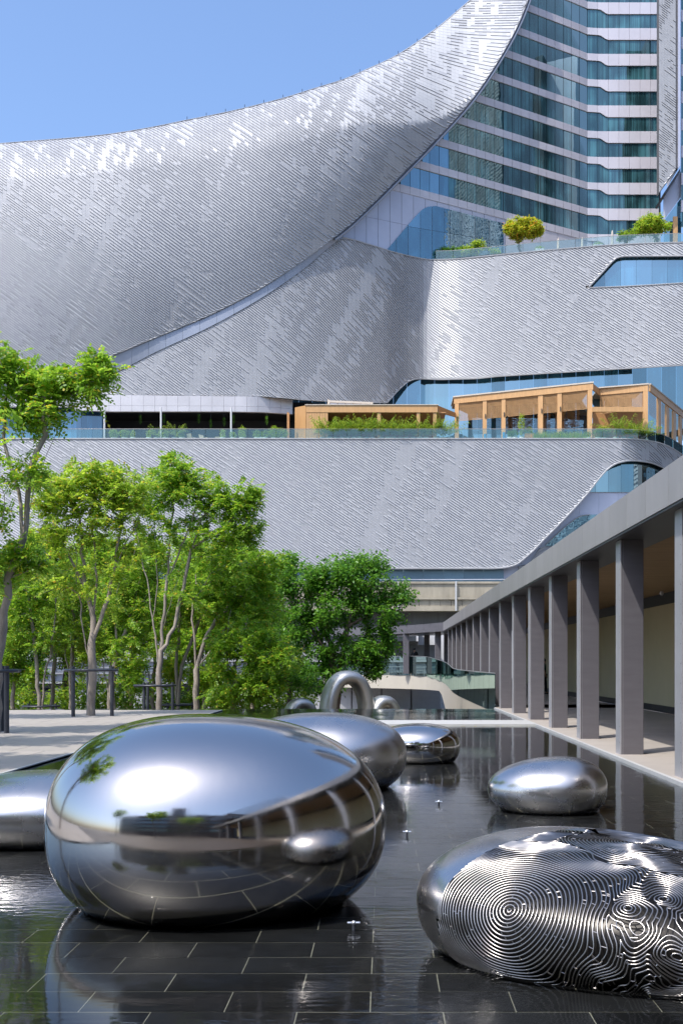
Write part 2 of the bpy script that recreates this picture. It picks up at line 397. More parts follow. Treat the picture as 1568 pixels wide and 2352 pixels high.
def sheet(x0, x1, y0, y1, z):
    w.quad((x0, y0, z), (x1, y0, z), (x1, y1, z), (x0, y1, z))
sheet(PL, PR, PY, Y1, WZ); sheet(PL, PR, Y2, Y3+.011, WZ); sheet(-60, PR, Y3+.011, Y4+.02, WZ)
w.build('pond_water', M['water'], kind='structure')
k = MB(); k.box(PL, PR, Y1, Y2, -.5, .012); k.build('stepping_kerb', M['kerb'], kind='structure')
k = MB(); k.box(-60, PR+.1, Y4, Y4+.12, -2.1, WZ-.012); k.build('pond_edge', M['darksteel'], kind='structure')
dk_ = MB(); dk_.box(PL-.001, PR+.06, -28, PY-.02, -.6, .0); dk_.box(-70, PL-.002, -60, 4.99, -.6, .0); dk_.build('shade_toned_paving', M['deck'], kind='structure')  # paving behind the camera, coloured dark brown to stand for shade
k = MB(); k.box(PL-.05, PL+.0, PY, Y3, -.3, .004); k.box(PR-.001, PR+.06, PY, Y4, -.3, .016); k.build('pond_kerb', M['kerb'], kind='structure')

# ------------------------------------------------------------------ covered walkway on the right
CP = 3.86; CY = [18.66 + CP*i for i in range(-8, 15)]
walk = empty('covered_walkway', 'long grey colonnade with flat roof and cream rear wall beside the pond', 'colonnade', (3.82, 0, 0))
for yy in [18.66 + CP*i for i in range(-5, 6)]:                 # floor slabs
    for a, b_ in ((PR+.06, 5.6), (5.6, 8.47)):
        s_ = MB(); y0 = yy-.4+.006; y1 = min(yy+CP-.4-.006, Y4+CP)
        s_.box(a+.005, b_-.005, y0, y1, -.3, .0); at_root(s_.build('floor_slab', M['paving'], walk), walk)
c0 = None
for yy in CY:
    if yy > 72: break
    z0 = 0 if yy < 60 else .0
    if c0 is None:
        c = MB(); c.cbox(3.905, 4.27, .0, .35, 0, 3.54, .006)
        for zz in (.6, ): pass
        c0 = c.build('column', M['column'], walk)
        e = MB(); e.box(3.885, 3.903, -.012, .362, 0, 3.54)
        e0 = e.build('side_flange', M['column_edge'], c0)
        t = MB(); t.box(3.925, 3.93, -.004, -.001, 0, 3.54); t.build('reveal_line', M['column_edge'], c0)
        bt = MB()
        for q in range(12): bt.lathe([(0.0001, 0), (.008, 0)], 0, 0, 6)
        bt = MB()
        for q in range(13):
            zc = .2 + q*.26
            vs = [(3.8835, .05 + .009*math.cos(a*math.pi/3), zc + .009*math.sin(a*math.pi/3)) for a in range(6)]
            bt.add(vs, [tuple(range(6))])
        bt.build('bolt_heads', M['black'], c0)
        col_ = c0
    else: col_ = copy_tree(c0, walk)
    col_.location = (-3.82, yy, 0)
# fascia panels, soffit, roof, ceiling, rear wall
yy = 18.66 - CP*9 + .05; n = 0
fj = CP/3
while yy < 71.5:
    p = MB(); p.box(3.72, 3.78, yy+.006, min(yy+fj, 71.6)-.006, 3.57, 4.10); at_root(p.build('fascia_panel', M['beam'], walk), walk); yy += fj
p = MB(); p.box(3.79, 4.62, -16, 72, 3.545, 4.07); p.box(4.62, 8.9, -16, 72, 3.72, 4.06); at_root(p.build('roof_beam', M['soffit'], walk), walk)
p = MB(); p.box(3.735, 3.785, -16, 71.5, 3.535, 3.565); at_root(p.build('drip_edge', M['darksteel'], walk), walk)
p = MB()
yy = -12.0
while yy < 71:
    p.box(4.64, 8.44, yy, yy+.06, 3.62, 3.66); yy += .12 if yy < 45 else .24
at_root(p.build('ceiling_slats', M['timber'], walk, kind='stuff'), walk)
p = MB(); p.box(4.63, 8.46, -16, 71, 3.67, 3.71); at_root(p.build('ceiling_board', M['timber'], walk), walk)
p = MB(); p.box(8.47, 8.8, -16, 71, .22, 3.28); at_root(p.build('rear_wall', M['rearwall'], walk), walk)
p = MB(); p.box(8.50, 8.8, -16, 71, 3.29, 3.66); p.box(8.49, 8.8, -16, 71, 0, .21); at_root(p.build('black_recess_band', M['black'], walk), walk)
for yy in (16.2, 18.9, 24.1, 29.5, 33.1):
    d = MB(); d.lathe([(.05, 3.61), (.06, 3.55), (.04, 3.5), (0.001, 3.5)], 8.1, yy, 10); at_root(d.build('spotlight', M['white'], walk), walk)

# footbridge at its far end
br = empty('footbridge', 'curved beige footbridge with green glass railing at the end of the colonnade', 'bridge', (3.7, 75, 0))
path = [(3.74, 38.25, 0), (3.74, 48, 0), (3.74, 57, .02), (3.74, 62, .08), (3.74, 66, .3), (3.72, 69, .42), (3.55, 72.5, .55), (2.9, 75.6, .80), (1.9, 77.6, .84), (.3, 79.6, .84), (-2.6, 82.5, .84), (-8, 86, .84)]
def resample(pts, step):
    out = [Vector(pts[0])]
    for a, b in zip(pts, pts[1:]):
        a = Vector(a); b = Vector(b); n = max(1, int((b-a).length/step))
        for i in range(1, n+1): out.append(a.lerp(b, i/n))
    return out
pp = resample(path, 1.0)
pp = [pp[0]] + [(pp[i-1]+pp[i]*2+pp[i+1])/4 for i in range(1, len(pp)-1)] + [pp[-1]]
g = MB(); dk = MB(); ha = MB()
for a, b in zip(pp, pp[1:]):
    def bot(p): return -2.15 if p.y < 66 else (-2.15 + (p.y-66)/6*1.9 if p.y < 72 else -.25)
    za, zb = bot(a), bot(b)
    g.add([(a.x,a.y,a.z+.02),(b.x,b.y,b.z+.02),(b.x,b.y,zb),(a.x,a.y,za),(a.x+.25,a.y+.1,a.z+.02),(b.x+.25,b.y+.1,b.z+.02),(b.x+.25,b.y+.1,zb),(a.x+.25,a.y+.1,za)],
          [(0,1,2,3),(4,7,6,5),(0,4,5,1),(3,2,6,7),(0,3,7,4),(1,5,6,2)])
    n_ = Vector((b.y-a.y, -(b.x-a.x), 0)).normalized() if True else None
    wd = 4.70
    dk.add([(a.x+.26,a.y+.1,a.z),(b.x+.26,b.y+.1,b.z),(b.x+n_.x*wd,b.y+n_.y*wd+abs(0),b.z),(a.x+n_.x*wd,a.y+n_.y*wd,a.z),
            (a.x+.26,a.y+.1,a.z-.3),(b.x+.26,b.y+.1,b.z-.3),(b.x+n_.x*wd,b.y+n_.y*wd,b.z-.3),(a.x+n_.x*wd,a.y+n_.y*wd,a.z-.3)],
           [(0,1,2,3),(7,6,5,4),(0,3,7,4),(2,1,5,6)])
at_root(g.build('side_girder', M['bridgebeige'], br), br); at_root(dk.build('deck', M['paving'], br), br)
i = 0
while i < len(pp)-2:
    a, b = pp[i], pp[min(i+2, len(pp)-1)]
    q = MB(); h = 1.15
    d_ = (b-a).normalized()*.02; a2 = a+d_; b2 = b-d_
    q.add([(a2.x-.01,a2.y,a2.z-.15),(b2.x-.01,b2.y,b2.z-.15),(b2.x-.01,b2.y,b2.z+h),(a2.x-.01,a2.y,a2.z+h),
           (a2.x+.01,a2.y+.006,a2.z-.15),(b2.x+.01,b2.y+.006,b2.z-.15),(b2.x+.01,b2.y+.006,b2.z+h),(a2.x+.01,a2.y+.006,a2.z+h)],
          [(0,1,2,3),(7,6,5,4),(3,2,6,7),(0,4,5,1),(0,3,7,4),(1,5,6,2)])
    at_root(q.build('railing_pane', M['glass_bridge'], br), br); i += 2
hr = MB(); hr.tube([(p.x-.01, p.y, p.z+1.17) for p in pp], .018, 6); at_root(hr.build('handrail', M['steel'], br), br)
# bridge roof and its columns
rf = [(3.74, 71.5), (2.6, 74.8), (1.0, 78.2), (-1.4, 81), (-5, 84.5)]
for (a, b) in zip(rf, rf[1:]):
    n = max(1, round(math.dist(a, b)/1.2))
    for i in range(n):
        t0, t1 = (i+.01)/n, (i+.99)/n
        ax, ay = a[0]+(b[0]-a[0])*t0, a[1]+(b[1]-a[1])*t0; bx, by = a[0]+(b[0]-a[0])*t1, a[1]+(b[1]-a[1])*t1
        q = MB(); q.slab([(ax,ay,3.55),(bx,by,3.55),(bx,by,4.1),(ax,ay,4.1)], .06); at_root(q.build('roof_fascia_panel', M['column'], br), br)
q = MB()
for (a, b) in zip(rf, rf[1:]):
    for z_ in (3.6, 4.05):
        q.quad((a[0],a[1]+.08,z_),(b[0],b[1]+.08,z_),(b[0]+4.3,b[1]+4.6,z_),(a[0]+4.3,a[1]+4.6,z_))
at_root(q.build('bridge_roof', M['soffit'], br), br)
for (cx, cy) in ((3.5, 73.8), (1.5, 77.5), (.42, 79.9), (-2.6, 83.2), (5.6, 76.2), (4.4, 79.6), (3.1, 82.3)):
    q = MB(); q.cbox(cx-.2, cx+.2, cy, cy+.4, .8 if cy > 76 else .5, 3.58, .02); at_root(q.build('bridge_column', M['column'], br), br)

# ------------------------------------------------------------------ the steel pebbles
def pebble(name, label, c, a, b, zt, zb, yaw, mat_, asym=0.0, peak=0.0, pw=2.25, nu=96, nv=56, rough_warp=.0, cat='sculpture', lean=0.0):
    """smooth pebble: half axes a (long) b (short); zt above and zb below the widest level"""
    cy_, sy_ = math.cos(yaw), math.sin(yaw)
    def P(u, v, s=1.0):                                   # u: 0..2pi, v: -pi/2..pi/2
        cv, sv = math.cos(v), math.sin(v)
        e = 2/pw
        cc = abs(cv)**e
        x = math.copysign(abs(math.cos(u))**(2/2.15), math.cos(u))*cc; y = math.copysign(abs(math.sin(u))**(2/2.15), math.sin(u))*cc
        z = math.copysign(abs(sv)**e, sv)
        fx = 1 + asym*x                                   # blunter on the +x end
        h = (zt if z > 0 else zb)*z*(1 + asym*.9*x)
        x2 = x + peak*(z if z > 0 else 0)*(1-x*x*.6)
        lx, ly = a*x2*s, b*y*(fx)*s + lean*h
        return (lx*cy_ - ly*sy_, lx*sy_ + ly*cy_, h*s)
    vs = []; fs = []
    for j in range(nv+1):
        v = -math.pi/2 + math.pi*j/nv
        for i in range(nu):
            p = P(2*math.pi*i/nu, v)
            vs.append((p[0], p[1], max(p[2], -c[2] + WZ - .012)))
    for j in range(nv):
        for i in range(nu):
            fs.append((j*nu+i, j*nu+(i+1) % nu, (j+1)*nu+(i+1) % nu, (j+1)*nu+i))
    return vs, fs, P
def add_pebble(name, label, c, *args, **kw):
    vs, fs, P = pebble(name, label, c, *args, **kw)
    m = MB(); m.v = vs; m.f = fs; m.m = [0]*len(fs)
    o = m.build(name, args[5] if len(args) > 5 else kw['mat_'], smooth=True, label=label, cat='sculpture', group='steel pebble sculptures in the pond')
    o.location = c; return o
big = add_pebble('pebble_sculpture', 'largest mirror-polished steel pebble, in the front of the pond', (-1.075, 7.36, .46), 1.085, 1.05, .71, .68, R(9), M['mirror'], asym=-.05, peak=-.02, pw=2.35)
add_pebble('pebble_sculpture', 'satin steel pebble half hidden behind the largest mirror pebble', (-.80, 14.1, .36), 1.08, .85, .53, .55, R(-6), M['satin'], asym=.03, pw=2.3)
add_pebble('pebble_sculpture', 'dark mirror-polished pebble farthest back, near the pale kerb', (.53, 17.7, .23), .655, .58, .335, .4, R(0), M['mirror'], asym=.05, peak=-.03, pw=2.35)
add_pebble('pebble_sculpture', 'satin steel pebble on the open water near the colonnade', (1.70, 11.85, .20), .62, .54, .325, .36, R(-4), M['satin'], asym=.10, peak=.12, pw=2.15)
add_pebble('pebble_sculpture', 'satin steel pebble cut by the left edge, below the plaza', (-2.99, 9.85, .22), .84, .70, .35, .40, R(8), M['satin'], asym=.0, pw=2.1)
# woven pebble: solid cap, added dark shell for the hollow's shade, and a net of bent steel rods
wc = Vector((1.36, 5.96, .19)); wyaw = R(-33)
wv = empty('woven_pebble_sculpture', 'pebble woven from swirling steel rods with a plain steel cap, cut by the right edge', 'sculpture', wc, 'steel pebble sculptures in the pond')
vs, fs, P = pebble('x', '', wc, 1.20, .90, .385, .40, wyaw, None, asym=-.20, peak=-.20, pw=2.1, nu=120, nv=64)
def capd(p):                                              # signed distance from the cap's border, >0 on the rods' side
    q = Vector((p[0], p[1], 0)); lx = q.x*math.cos(-wyaw) - q.y*math.sin(-wyaw); ly = q.x*math.sin(-wyaw) + q.y*math.cos(-wyaw)
    return lx + .47 - .365*ly
m = MB(); m.v = vs
for f_ in fs:
    cpt = [sum(vs[i][k] for i in f_)/4 for k in range(3)]
    if capd(cpt) < 0.0: m.f.append(f_); m.m.append(0)
m.build('plain_cap', M['satin'], wv, smooth=True)
m = MB(); m.v = [(x*.93, y*.93, max(z*.93, -wc.z+WZ-.012)) for x, y, z in vs]; m.f = list(fs); m.m = [0]*len(fs)
m.build('hollow_shade_shell', M['hollow_shade'], wv, smooth=True)
def wvP(u, v): return P(u, v)
cent = []
def surf_at(xd, yd, Z):                                   # unit direction of a point on the pebble seen near that picture point
    w_ = Vector(U(xd, yd, Z)) - wc; return w_
centers = [(surf_at(1180, 2105, 5.45), 1.0), (surf_at(1440, 2040, 5.1), .0), (surf_at(1440, 2120, 5.0), 0), (surf_at(1470, 1935, 5.9), 0), (surf_at(1330, 2260, 4.98), 0), (surf_at(1560, 2230, 4.9), 0), (surf_at(1250, 1965, 6.2), 0), (surf_at(1530, 2010, 5.2), 0), (surf_at(1330, 2120, 5.15), 0)]
offs = [0, .37, .42, .28, .44, .42, .43, .45, .50]
NU, NV = 2000, 560
uu = np.linspace(math.pi*.70, math.pi*2.62, NU); vv_ = np.linspace(-.72, 1.53, NV)
def Pv(u, v, a=1.20, b=.90, zt=.385, zb=.40, asym=-.20, peak=-.20, pw=2.1):
    e = 2/pw; cv, sv = np.cos(v), np.sin(v); cc = np.abs(cv)**e
    x = np.sign(np.cos(u))*np.abs(np.cos(u))**(2/2.15)*cc; y = np.sign(np.sin(u))*np.abs(np.sin(u))**(2/2.15)*cc
    z = np.sign(sv)*np.abs(sv)**e; h = np.where(z > 0, zt, zb)*z*(1+asym*.9*x)
    x2 = x + peak*np.maximum(z, 0)*(1-x*x*.6); lx = a*x2; ly = b*y*(1+asym*x)
    return np.stack([lx*math.cos(wyaw)-ly*math.sin(wyaw), lx*math.sin(wyaw)+ly*math.cos(wyaw), h], -1)
UG, VG = np.meshgrid(uu, vv_); PT = Pv(UG, VG)
CC = np.array([list(c[0]) for c in centers]); OO = np.array(offs)
flat = PT.reshape(-1, 3)
for q in range(len(CC)): CC[q] = flat[np.argmin(((flat-CC[q])**2).sum(1))]
def nz3(sc, amp_seed=0.0):                                # smooth noise, sampled coarsely and interpolated
    cj, ci = np.arange(0, NV, 7), np.arange(0, NU, 10)
    g_ = np.array([[noise.noise(Vector((PT[j, i, 0]*sc+amp_seed, PT[j, i, 1]*sc, PT[j, i, 2]*sc*1.3))) for i in ci] for j in cj])
    g1_ = np.stack([np.interp(np.arange(NU), ci, r_) for r_ in g_]); return np.stack([np.interp(np.arange(NV), cj, g1_[:, k]) for k in range(NU)], 1)
W = PT + .075*np.stack([nz3(4.5), nz3(4.5, 31), nz3(4.5, 77)], -1)*np.clip((np.sqrt(((PT-CC[0])**2).sum(-1))-.24)/.3, 0, 1)[..., None]
dists = np.stack([np.sqrt(((W-c)**2).sum(-1)) + o for c, o in zip(CC, OO)], -1)
far = np.clip((dists[..., 0]-.36)/.3, 0, 1)
FD = dists.min(-1) + far*.012*nz3(15) + .008*nz3(5)
_v = PT; _lx = _v[..., 0]*math.cos(-wyaw) - _v[..., 1]*math.sin(-wyaw); _ly = _v[..., 0]*math.sin(-wyaw) + _v[..., 1]*math.cos(-wyaw)
CD = _lx + .47 - .365*_ly
SP = .0185
def isolines(FD, lev):
    segs = []
    A = FD - lev; S = A > 0
    mixed = (S[:-1, :-1] != S[1:, :-1]) | (S[:-1, :-1] != S[:-1, 1:]) | (S[1:, 1:] != S[:-1, 1:])
    for j, i in zip(*np.nonzero(mixed)):
        e = []
        a, b, c, d = A[j, i], A[j, i+1], A[j+1, i+1], A[j+1, i]
        if (a > 0) != (b > 0): e.append((('h', j, i), (j, i + a/(a-b))))
        if (b > 0) != (c > 0): e.append((('v', j, i+1), (j + b/(b-c), i+1)))
        if (d > 0) != (c > 0): e.append((('h', j+1, i), (j+1, i + d/(d-c))))
        if (a > 0) != (d > 0): e.append((('v', j, i), (j + a/(a-d), i)))
        if len(e) == 2: segs.append((e[0], e[1]))
        elif len(e) == 4: segs.append((e[0], e[1])); segs.append((e[2], e[3]))
    return segs
def chain(segs):
    adj = {}; pos = {}
    for (ka, pa), (kb, pb) in segs:
        pos[ka] = pa; pos[kb] = pb; adj.setdefault(ka, []).append(kb); adj.setdefault(kb, []).append(ka)
    out = []; used = set()
    starts = [k for k in adj if len(adj[k]) == 1] + list(adj)
    for s in starts:
        if s in used: continue
        line = [s]; used.add(s); cur = s
        while True:
            nx = [k for k in adj[cur] if k not in used]
            if not nx: break
            cur = nx[0]; used.add(cur); line.append(cur)
        closed = len(line) > 3 and line[0] in adj[line[-1]]
        pts = [pos[k] for k in line]
        if closed: pts.append(pts[0])
        out.append(pts)
    return out
def gridpt(p):
    j, i = p; j0 = min(int(j), NV-2); i0 = min(int(i), NU-2); fj_, fi = j-j0, i-i0
    return (PT[j0, i0]*(1-fj_)*(1-fi) + PT[j0+1, i0]*fj_*(1-fi) + PT[j0, i0+1]*(1-fj_)*fi + PT[j0+1, i0+1]*fj_*fi)
rods = MB(); lev = SP*.6; rodlines = []
while lev < FD.max():
    for pts in chain(isolines(FD, lev)):
        run = []
        def flush(run):
            if len(run) < 3: return
            keep = [run[0]]
            for q in run[1:-1]:
                if np.linalg.norm(q - keep[-1]) > .013: keep.append(q)
            keep.append(run[-1])
            if len(keep) >= 3: rods.tube([tuple(q) for q in keep], .0040, 5, cap=False); rodlines.append(keep)
        for p in pts:
            g3 = gridpt(p); cd = CD[min(int(p[0]), NV-1), min(int(p[1]), NU-1)]
            if cd > -.01 and g3[2] > -wc.z + WZ + .002: run.append(g3)
            else: flush(run); run = []
        flush(run)
    lev += SP
rods.build('steel_rods', M['wire'], wv, smooth=True, kind='stuff')
tie = MB(); rr = random.Random(3)
for _ in range(1700):
    j = rr.randrange(2, NV-3); i = rr.randrange(2, NU-3)
    if CD[j, i] < .01 or PT[j, i, 2] < -wc.z+WZ+.01: continue
    if rr.random() > math.cos(vv_[j])**1.0: continue
    # walk along the gradient in 3-D to the next line
    du = PT[j, i+1]-PT[j, i]; dv = PT[j+1, i]-PT[j, i]
    gu = (FD[j, i+1]-FD[j, i])/max(1e-6, (du@du)); gv = (FD[j+1, i]-FD[j, i])/max(1e-6, (dv@dv))
    gd = du*gu + dv*gv; gl_ = np.linalg.norm(gd)
    if gl_ < .3: continue
    gd /= gl_; ph = ((FD[j, i]-SP*.6)/SP) % 1
    a = PT[j, i] - gd*ph*SP/gl_; b = a + gd*SP/gl_
    tie.tube([tuple(a), tuple(b)], .0026, 4, cap=False)
tie.build('welded_ties', M['wire'], wv, kind='stuff')

# fountain nozzles
nz0 = None
for xd, yd, sc_, lab in ((1007, 1850, 1.0, 'small chrome fountain nozzle on open water, farthest back of the three'), (934, 1921, 1.0, 'small chrome fountain nozzle in open water, middle of the three'), (812, 2136, 1.0, 'small chrome fountain nozzle in front of the largest pebble')):
    Y = F*(EYE-WZ)/(yd-VY); X = (xd-VX)/F*Y
    if nz0 is None:
        nz0 = empty('fountain_nozzle', lab, 'nozzle', (X, Y, WZ), 'fountain nozzles')
        s_ = MB(); s_.lathe([(.010, -.02), (.010, .036), (.0001, .037)], 0, 0, 10); s_.build('stem', M['darksteel'], nz0)
        s_ = MB(); s_.tube([(-.036, 0, .042), (-.012, 0, .042)], .0065, 8); s_.tube([(.012, 0, .042), (.036, 0, .042)], .0065, 8); s_.build('arm', M['steel'], nz0, smooth=False)
        s_ = MB(); s_.lathe([(.0001, .030), (.012, .034), (.014, .042), (.010, .052), (.0001, .055)], 0, 0, 10); s_.build('head', M['steel'], nz0, smooth=True)
    else:
        o = copy_tree(nz0); o.location = (X, Y, WZ); o['label'] = lab
# fallen leaves and pebble lights are tiny; a few yellow leaves float by the kerb
fl = MB()
for _ in range(60):
    x = random.uniform(-1, 3.6); y = Y1 - abs(random.gauss(0, .25)) - .02; s_ = random.uniform(.02, .045); a = random.uniform(0, 6)
    fl.quad((x-s_, y, WZ+.004), (x, y-s_*.5, WZ+.006), (x+s_, y, WZ+.004), (x, y+s_*.5, WZ+.006))
fl.build('fallen_leaves', M['yellowleaf'], kind='stuff')

# ------------------------------------------------------------------ arch sculptures beyond the pond
def arch(label, xc, w_out, ytop, Y, tw, zb, depth, lean=0.0, fac=14):
    X = (xc-VX)/F*Y; hw = w_out/2/F*Y*1.04; zt = EYE + (VY-ytop)/F*Y; t = tw/F*Y
    root = empty('steel_arch', label, 'sculpture', (X, Y, zb), 'looping steel arches beyond the pond', rz=.42)
    n = 40; zc0 = min(zt-.9, -.62); H = zt - zc0; cw, ch = hw - t/2, H - t/2; drop = zc0 - zb
    prof = [(math.copysign(abs(math.cos(a))**.8, math.cos(a))*t/2, math.copysign(abs(math.sin(a))**.8, math.sin(a))*depth/2) for a in [2*math.pi*k/20 for k in range(20)]]
    segs = []
    for s in range(2 if False else 5):
        m = MB(); lo = s*n//5; hi = (s+1)*n//5
        for i in range(lo, hi+1):
            a = math.pi*i/n
            px, pz = -cw*math.copysign(abs(math.cos(a))**.88, math.cos(a)), ch*math.sin(a)**.88
            nx, nz_ = -math.cos(a)/max(cw, .01), math.sin(a)/max(ch, .01); l_ = math.hypot(nx, nz_); nx /= l_; nz_ /= l_
            for (r_, y_) in prof: m.v.append((px + nx*r_, y_ + lean*pz, pz + nz_*r_ + drop))
        for i in range(hi-lo):
            for k_ in range(20): m.f.append((i*20+k_, i*20+(k_+1) % 20, (i+1)*20+(k_+1) % 20, (i+1)*20+k_)); m.m.append(0)
        if s == 0: m.v += [(v[0], v[1], -.05) for v in m.v[:20]]; L0 = len(m.v)-20
        if s == 4: m.v += [(v[0], v[1], -.05) for v in m.v[-20:]]; L0 = len(m.v)-20
        if s in (0, 4):
            o0 = 0 if s == 0 else L0-20
            for k_ in range(20): m.f.append((L0+k_, L0+(k_+1) % 20, o0+(k_+1) % 20, o0+k_)); m.m.append(0)
        o = m.build('arch_segment', M['brushed'], root, smooth=True)
arch('tall brushed steel arch beyond the pond edge, highest of the three loops', 797, 124, 1540, 44.5, 32, -1.55, 1.0)
arch('low brushed steel loop to the right of the tall steel arch', 880, 76, 1597, 45.0, 30, -1.55, .9)
arch('low brushed steel loop under the dark green tree, left of the tall arch', 690, 76, 1603, 46.0, 26, -1.55, .9)

# ------------------------------------------------------------------ people
def skin_body(name, verts, edges, radii, mat_, parent, root=0, levels=2):
    me = bpy.data.meshes.new(name); me.from_pydata(verts, edges, []); o = bpy.data.objects.new(name, me); COL.objects.link(o)
    o.modifiers.new('s', 'SKIN'); sd = me.skin_vertices[0].data
    for i, r_ in enumerate(radii):
        sd[i].radius = (r_, r_) if not isinstance(r_, tuple) else r_; sd[i].use_root = (i == root)
    ss = o.modifiers.new('d', 'SUBSURF'); ss.levels = levels; ss.render_levels = levels
    dg = bpy.context.evaluated_depsgraph_get(); m2 = bpy.data.meshes.new_from_object(o.evaluated_get(dg))
    bpy.data.objects.remove(o); m2.materials.clear()
    m2.materials.append(mat_); m2.polygons.foreach_set('use_smooth', [True]*len(m2.polygons))
    return link(name, m2, parent)
def person(label, loc, rz, shirt, trouser, h=1.72, stride=.16):
    root = empty('person', label, 'person', loc, rz=rz)
    s = h/1.72
    V = [(0,0,.95),(0,0,1.12),(0,.01,1.3),(0,0,1.43),(0,0,1.50),(0,-.01,1.58),(0,-.015,1.68),
         (.10,0,.90),(.10,-stride*.5,.50),(.10,-stride*.6,.09),(.10,-stride*.6-.14,.04),
         (-.10,0,.90),(-.10,stride*.35,.50),(-.10,stride,.10),(-.10,stride-.13,.04),
         (.19,0,1.40),(.24,.05,1.13),(.25,-.04,.88),(.25,-.06,.79),
         (-.19,0,1.40),(-.25,-.02,1.14),(-.27,-.10,.90),(-.27,-.13,.81)]
    E = [(0,1),(1,2),(2,3),(3,4),(4,5),(5,6),(0,7),(7,8),(8,9),(9,10),(0,11),(11,12),(12,13),(13,14),(3,15),(15,16),(16,17),(17,18),(3,19),(19,20),(20,21),(21,22)]
    rad = [(.15,.11),(.145,.10),(.17,.115),(.10,.08),.055,(.078,.09),(.062,.075),.095,.062,.042,.04,.095,.062,.042,.04,.062,.045,.034,.04,.062,.045,.034,.04]
    V = [(x*s, y*s, z*s) for x, y, z in V]
    skin_body('body', V, E, rad, M['skin'], root)
    # clothes: slightly larger shells over trunk and legs
    sv = [V[0], V[1], V[2], V[3], V[15], V[16], V[19], V[20]]
    skin_body('shirt', sv, [(0,1),(1,2),(2,3),(3,4),(4,5),(3,6),(6,7)], [(.165,.125),(.16,.12),(.185,.13),(.10,.09),.078,.062,.078,.062], shirt, root)
    tv = [V[0], V[7], V[8], V[9], V[11], V[12], V[13]]
    skin_body('trousers', tv, [(0,1),(1,2),(2,3),(0,4),(4,5),(5,6)], [(.16,.125),.108,.078,.058,.108,.078,.058], trouser, root)
    hm = MB(); vs = []; n = 14
    for j in range(7):
        v = j/6*math.pi*.62
        for i in range(n): u = 2*math.pi*i/n; vs.append((.088*math.sin(v)*math.cos(u)*s, (-.005+.102*math.sin(v)*math.sin(u))*s + .015, (1.635 + .105*math.cos(v))*s))
    hm.add(vs, [(j*n+i, j*n+(i+1) % n, (j+1)*n+(i+1) % n, (j+1)*n+i) for j in range(6) for i in range(n)]); hm.build('hair', M['hair'], root, smooth=True)
    for sx in (-1, 1):
        q = MB(); q.add([(sx*.1+x*.05, (-.13 if sx > 0 else stride-.03)+y*.13, z) for x in (-1, 1) for y in (-1, 1) for z in (0.0, .07)], [(0,1,3,2),(4,6,7,5),(0,2,6,4),(1,5,7,3),(0,4,5,1),(2,3,7,6)]); q.build('shoe', M['hair'], root)
    return root
person('person in black walking on the footbridge, seen in silhouette behind the glass railing', (2.1, 78.6, .84), R(150), M['shirt'], M['trouser'])
person('person in a dark green top standing in the colonnade, mostly hidden by a column', (7.78, 55.2, 0), R(80), M['shirt_green'], M['trouser'], 1.74)

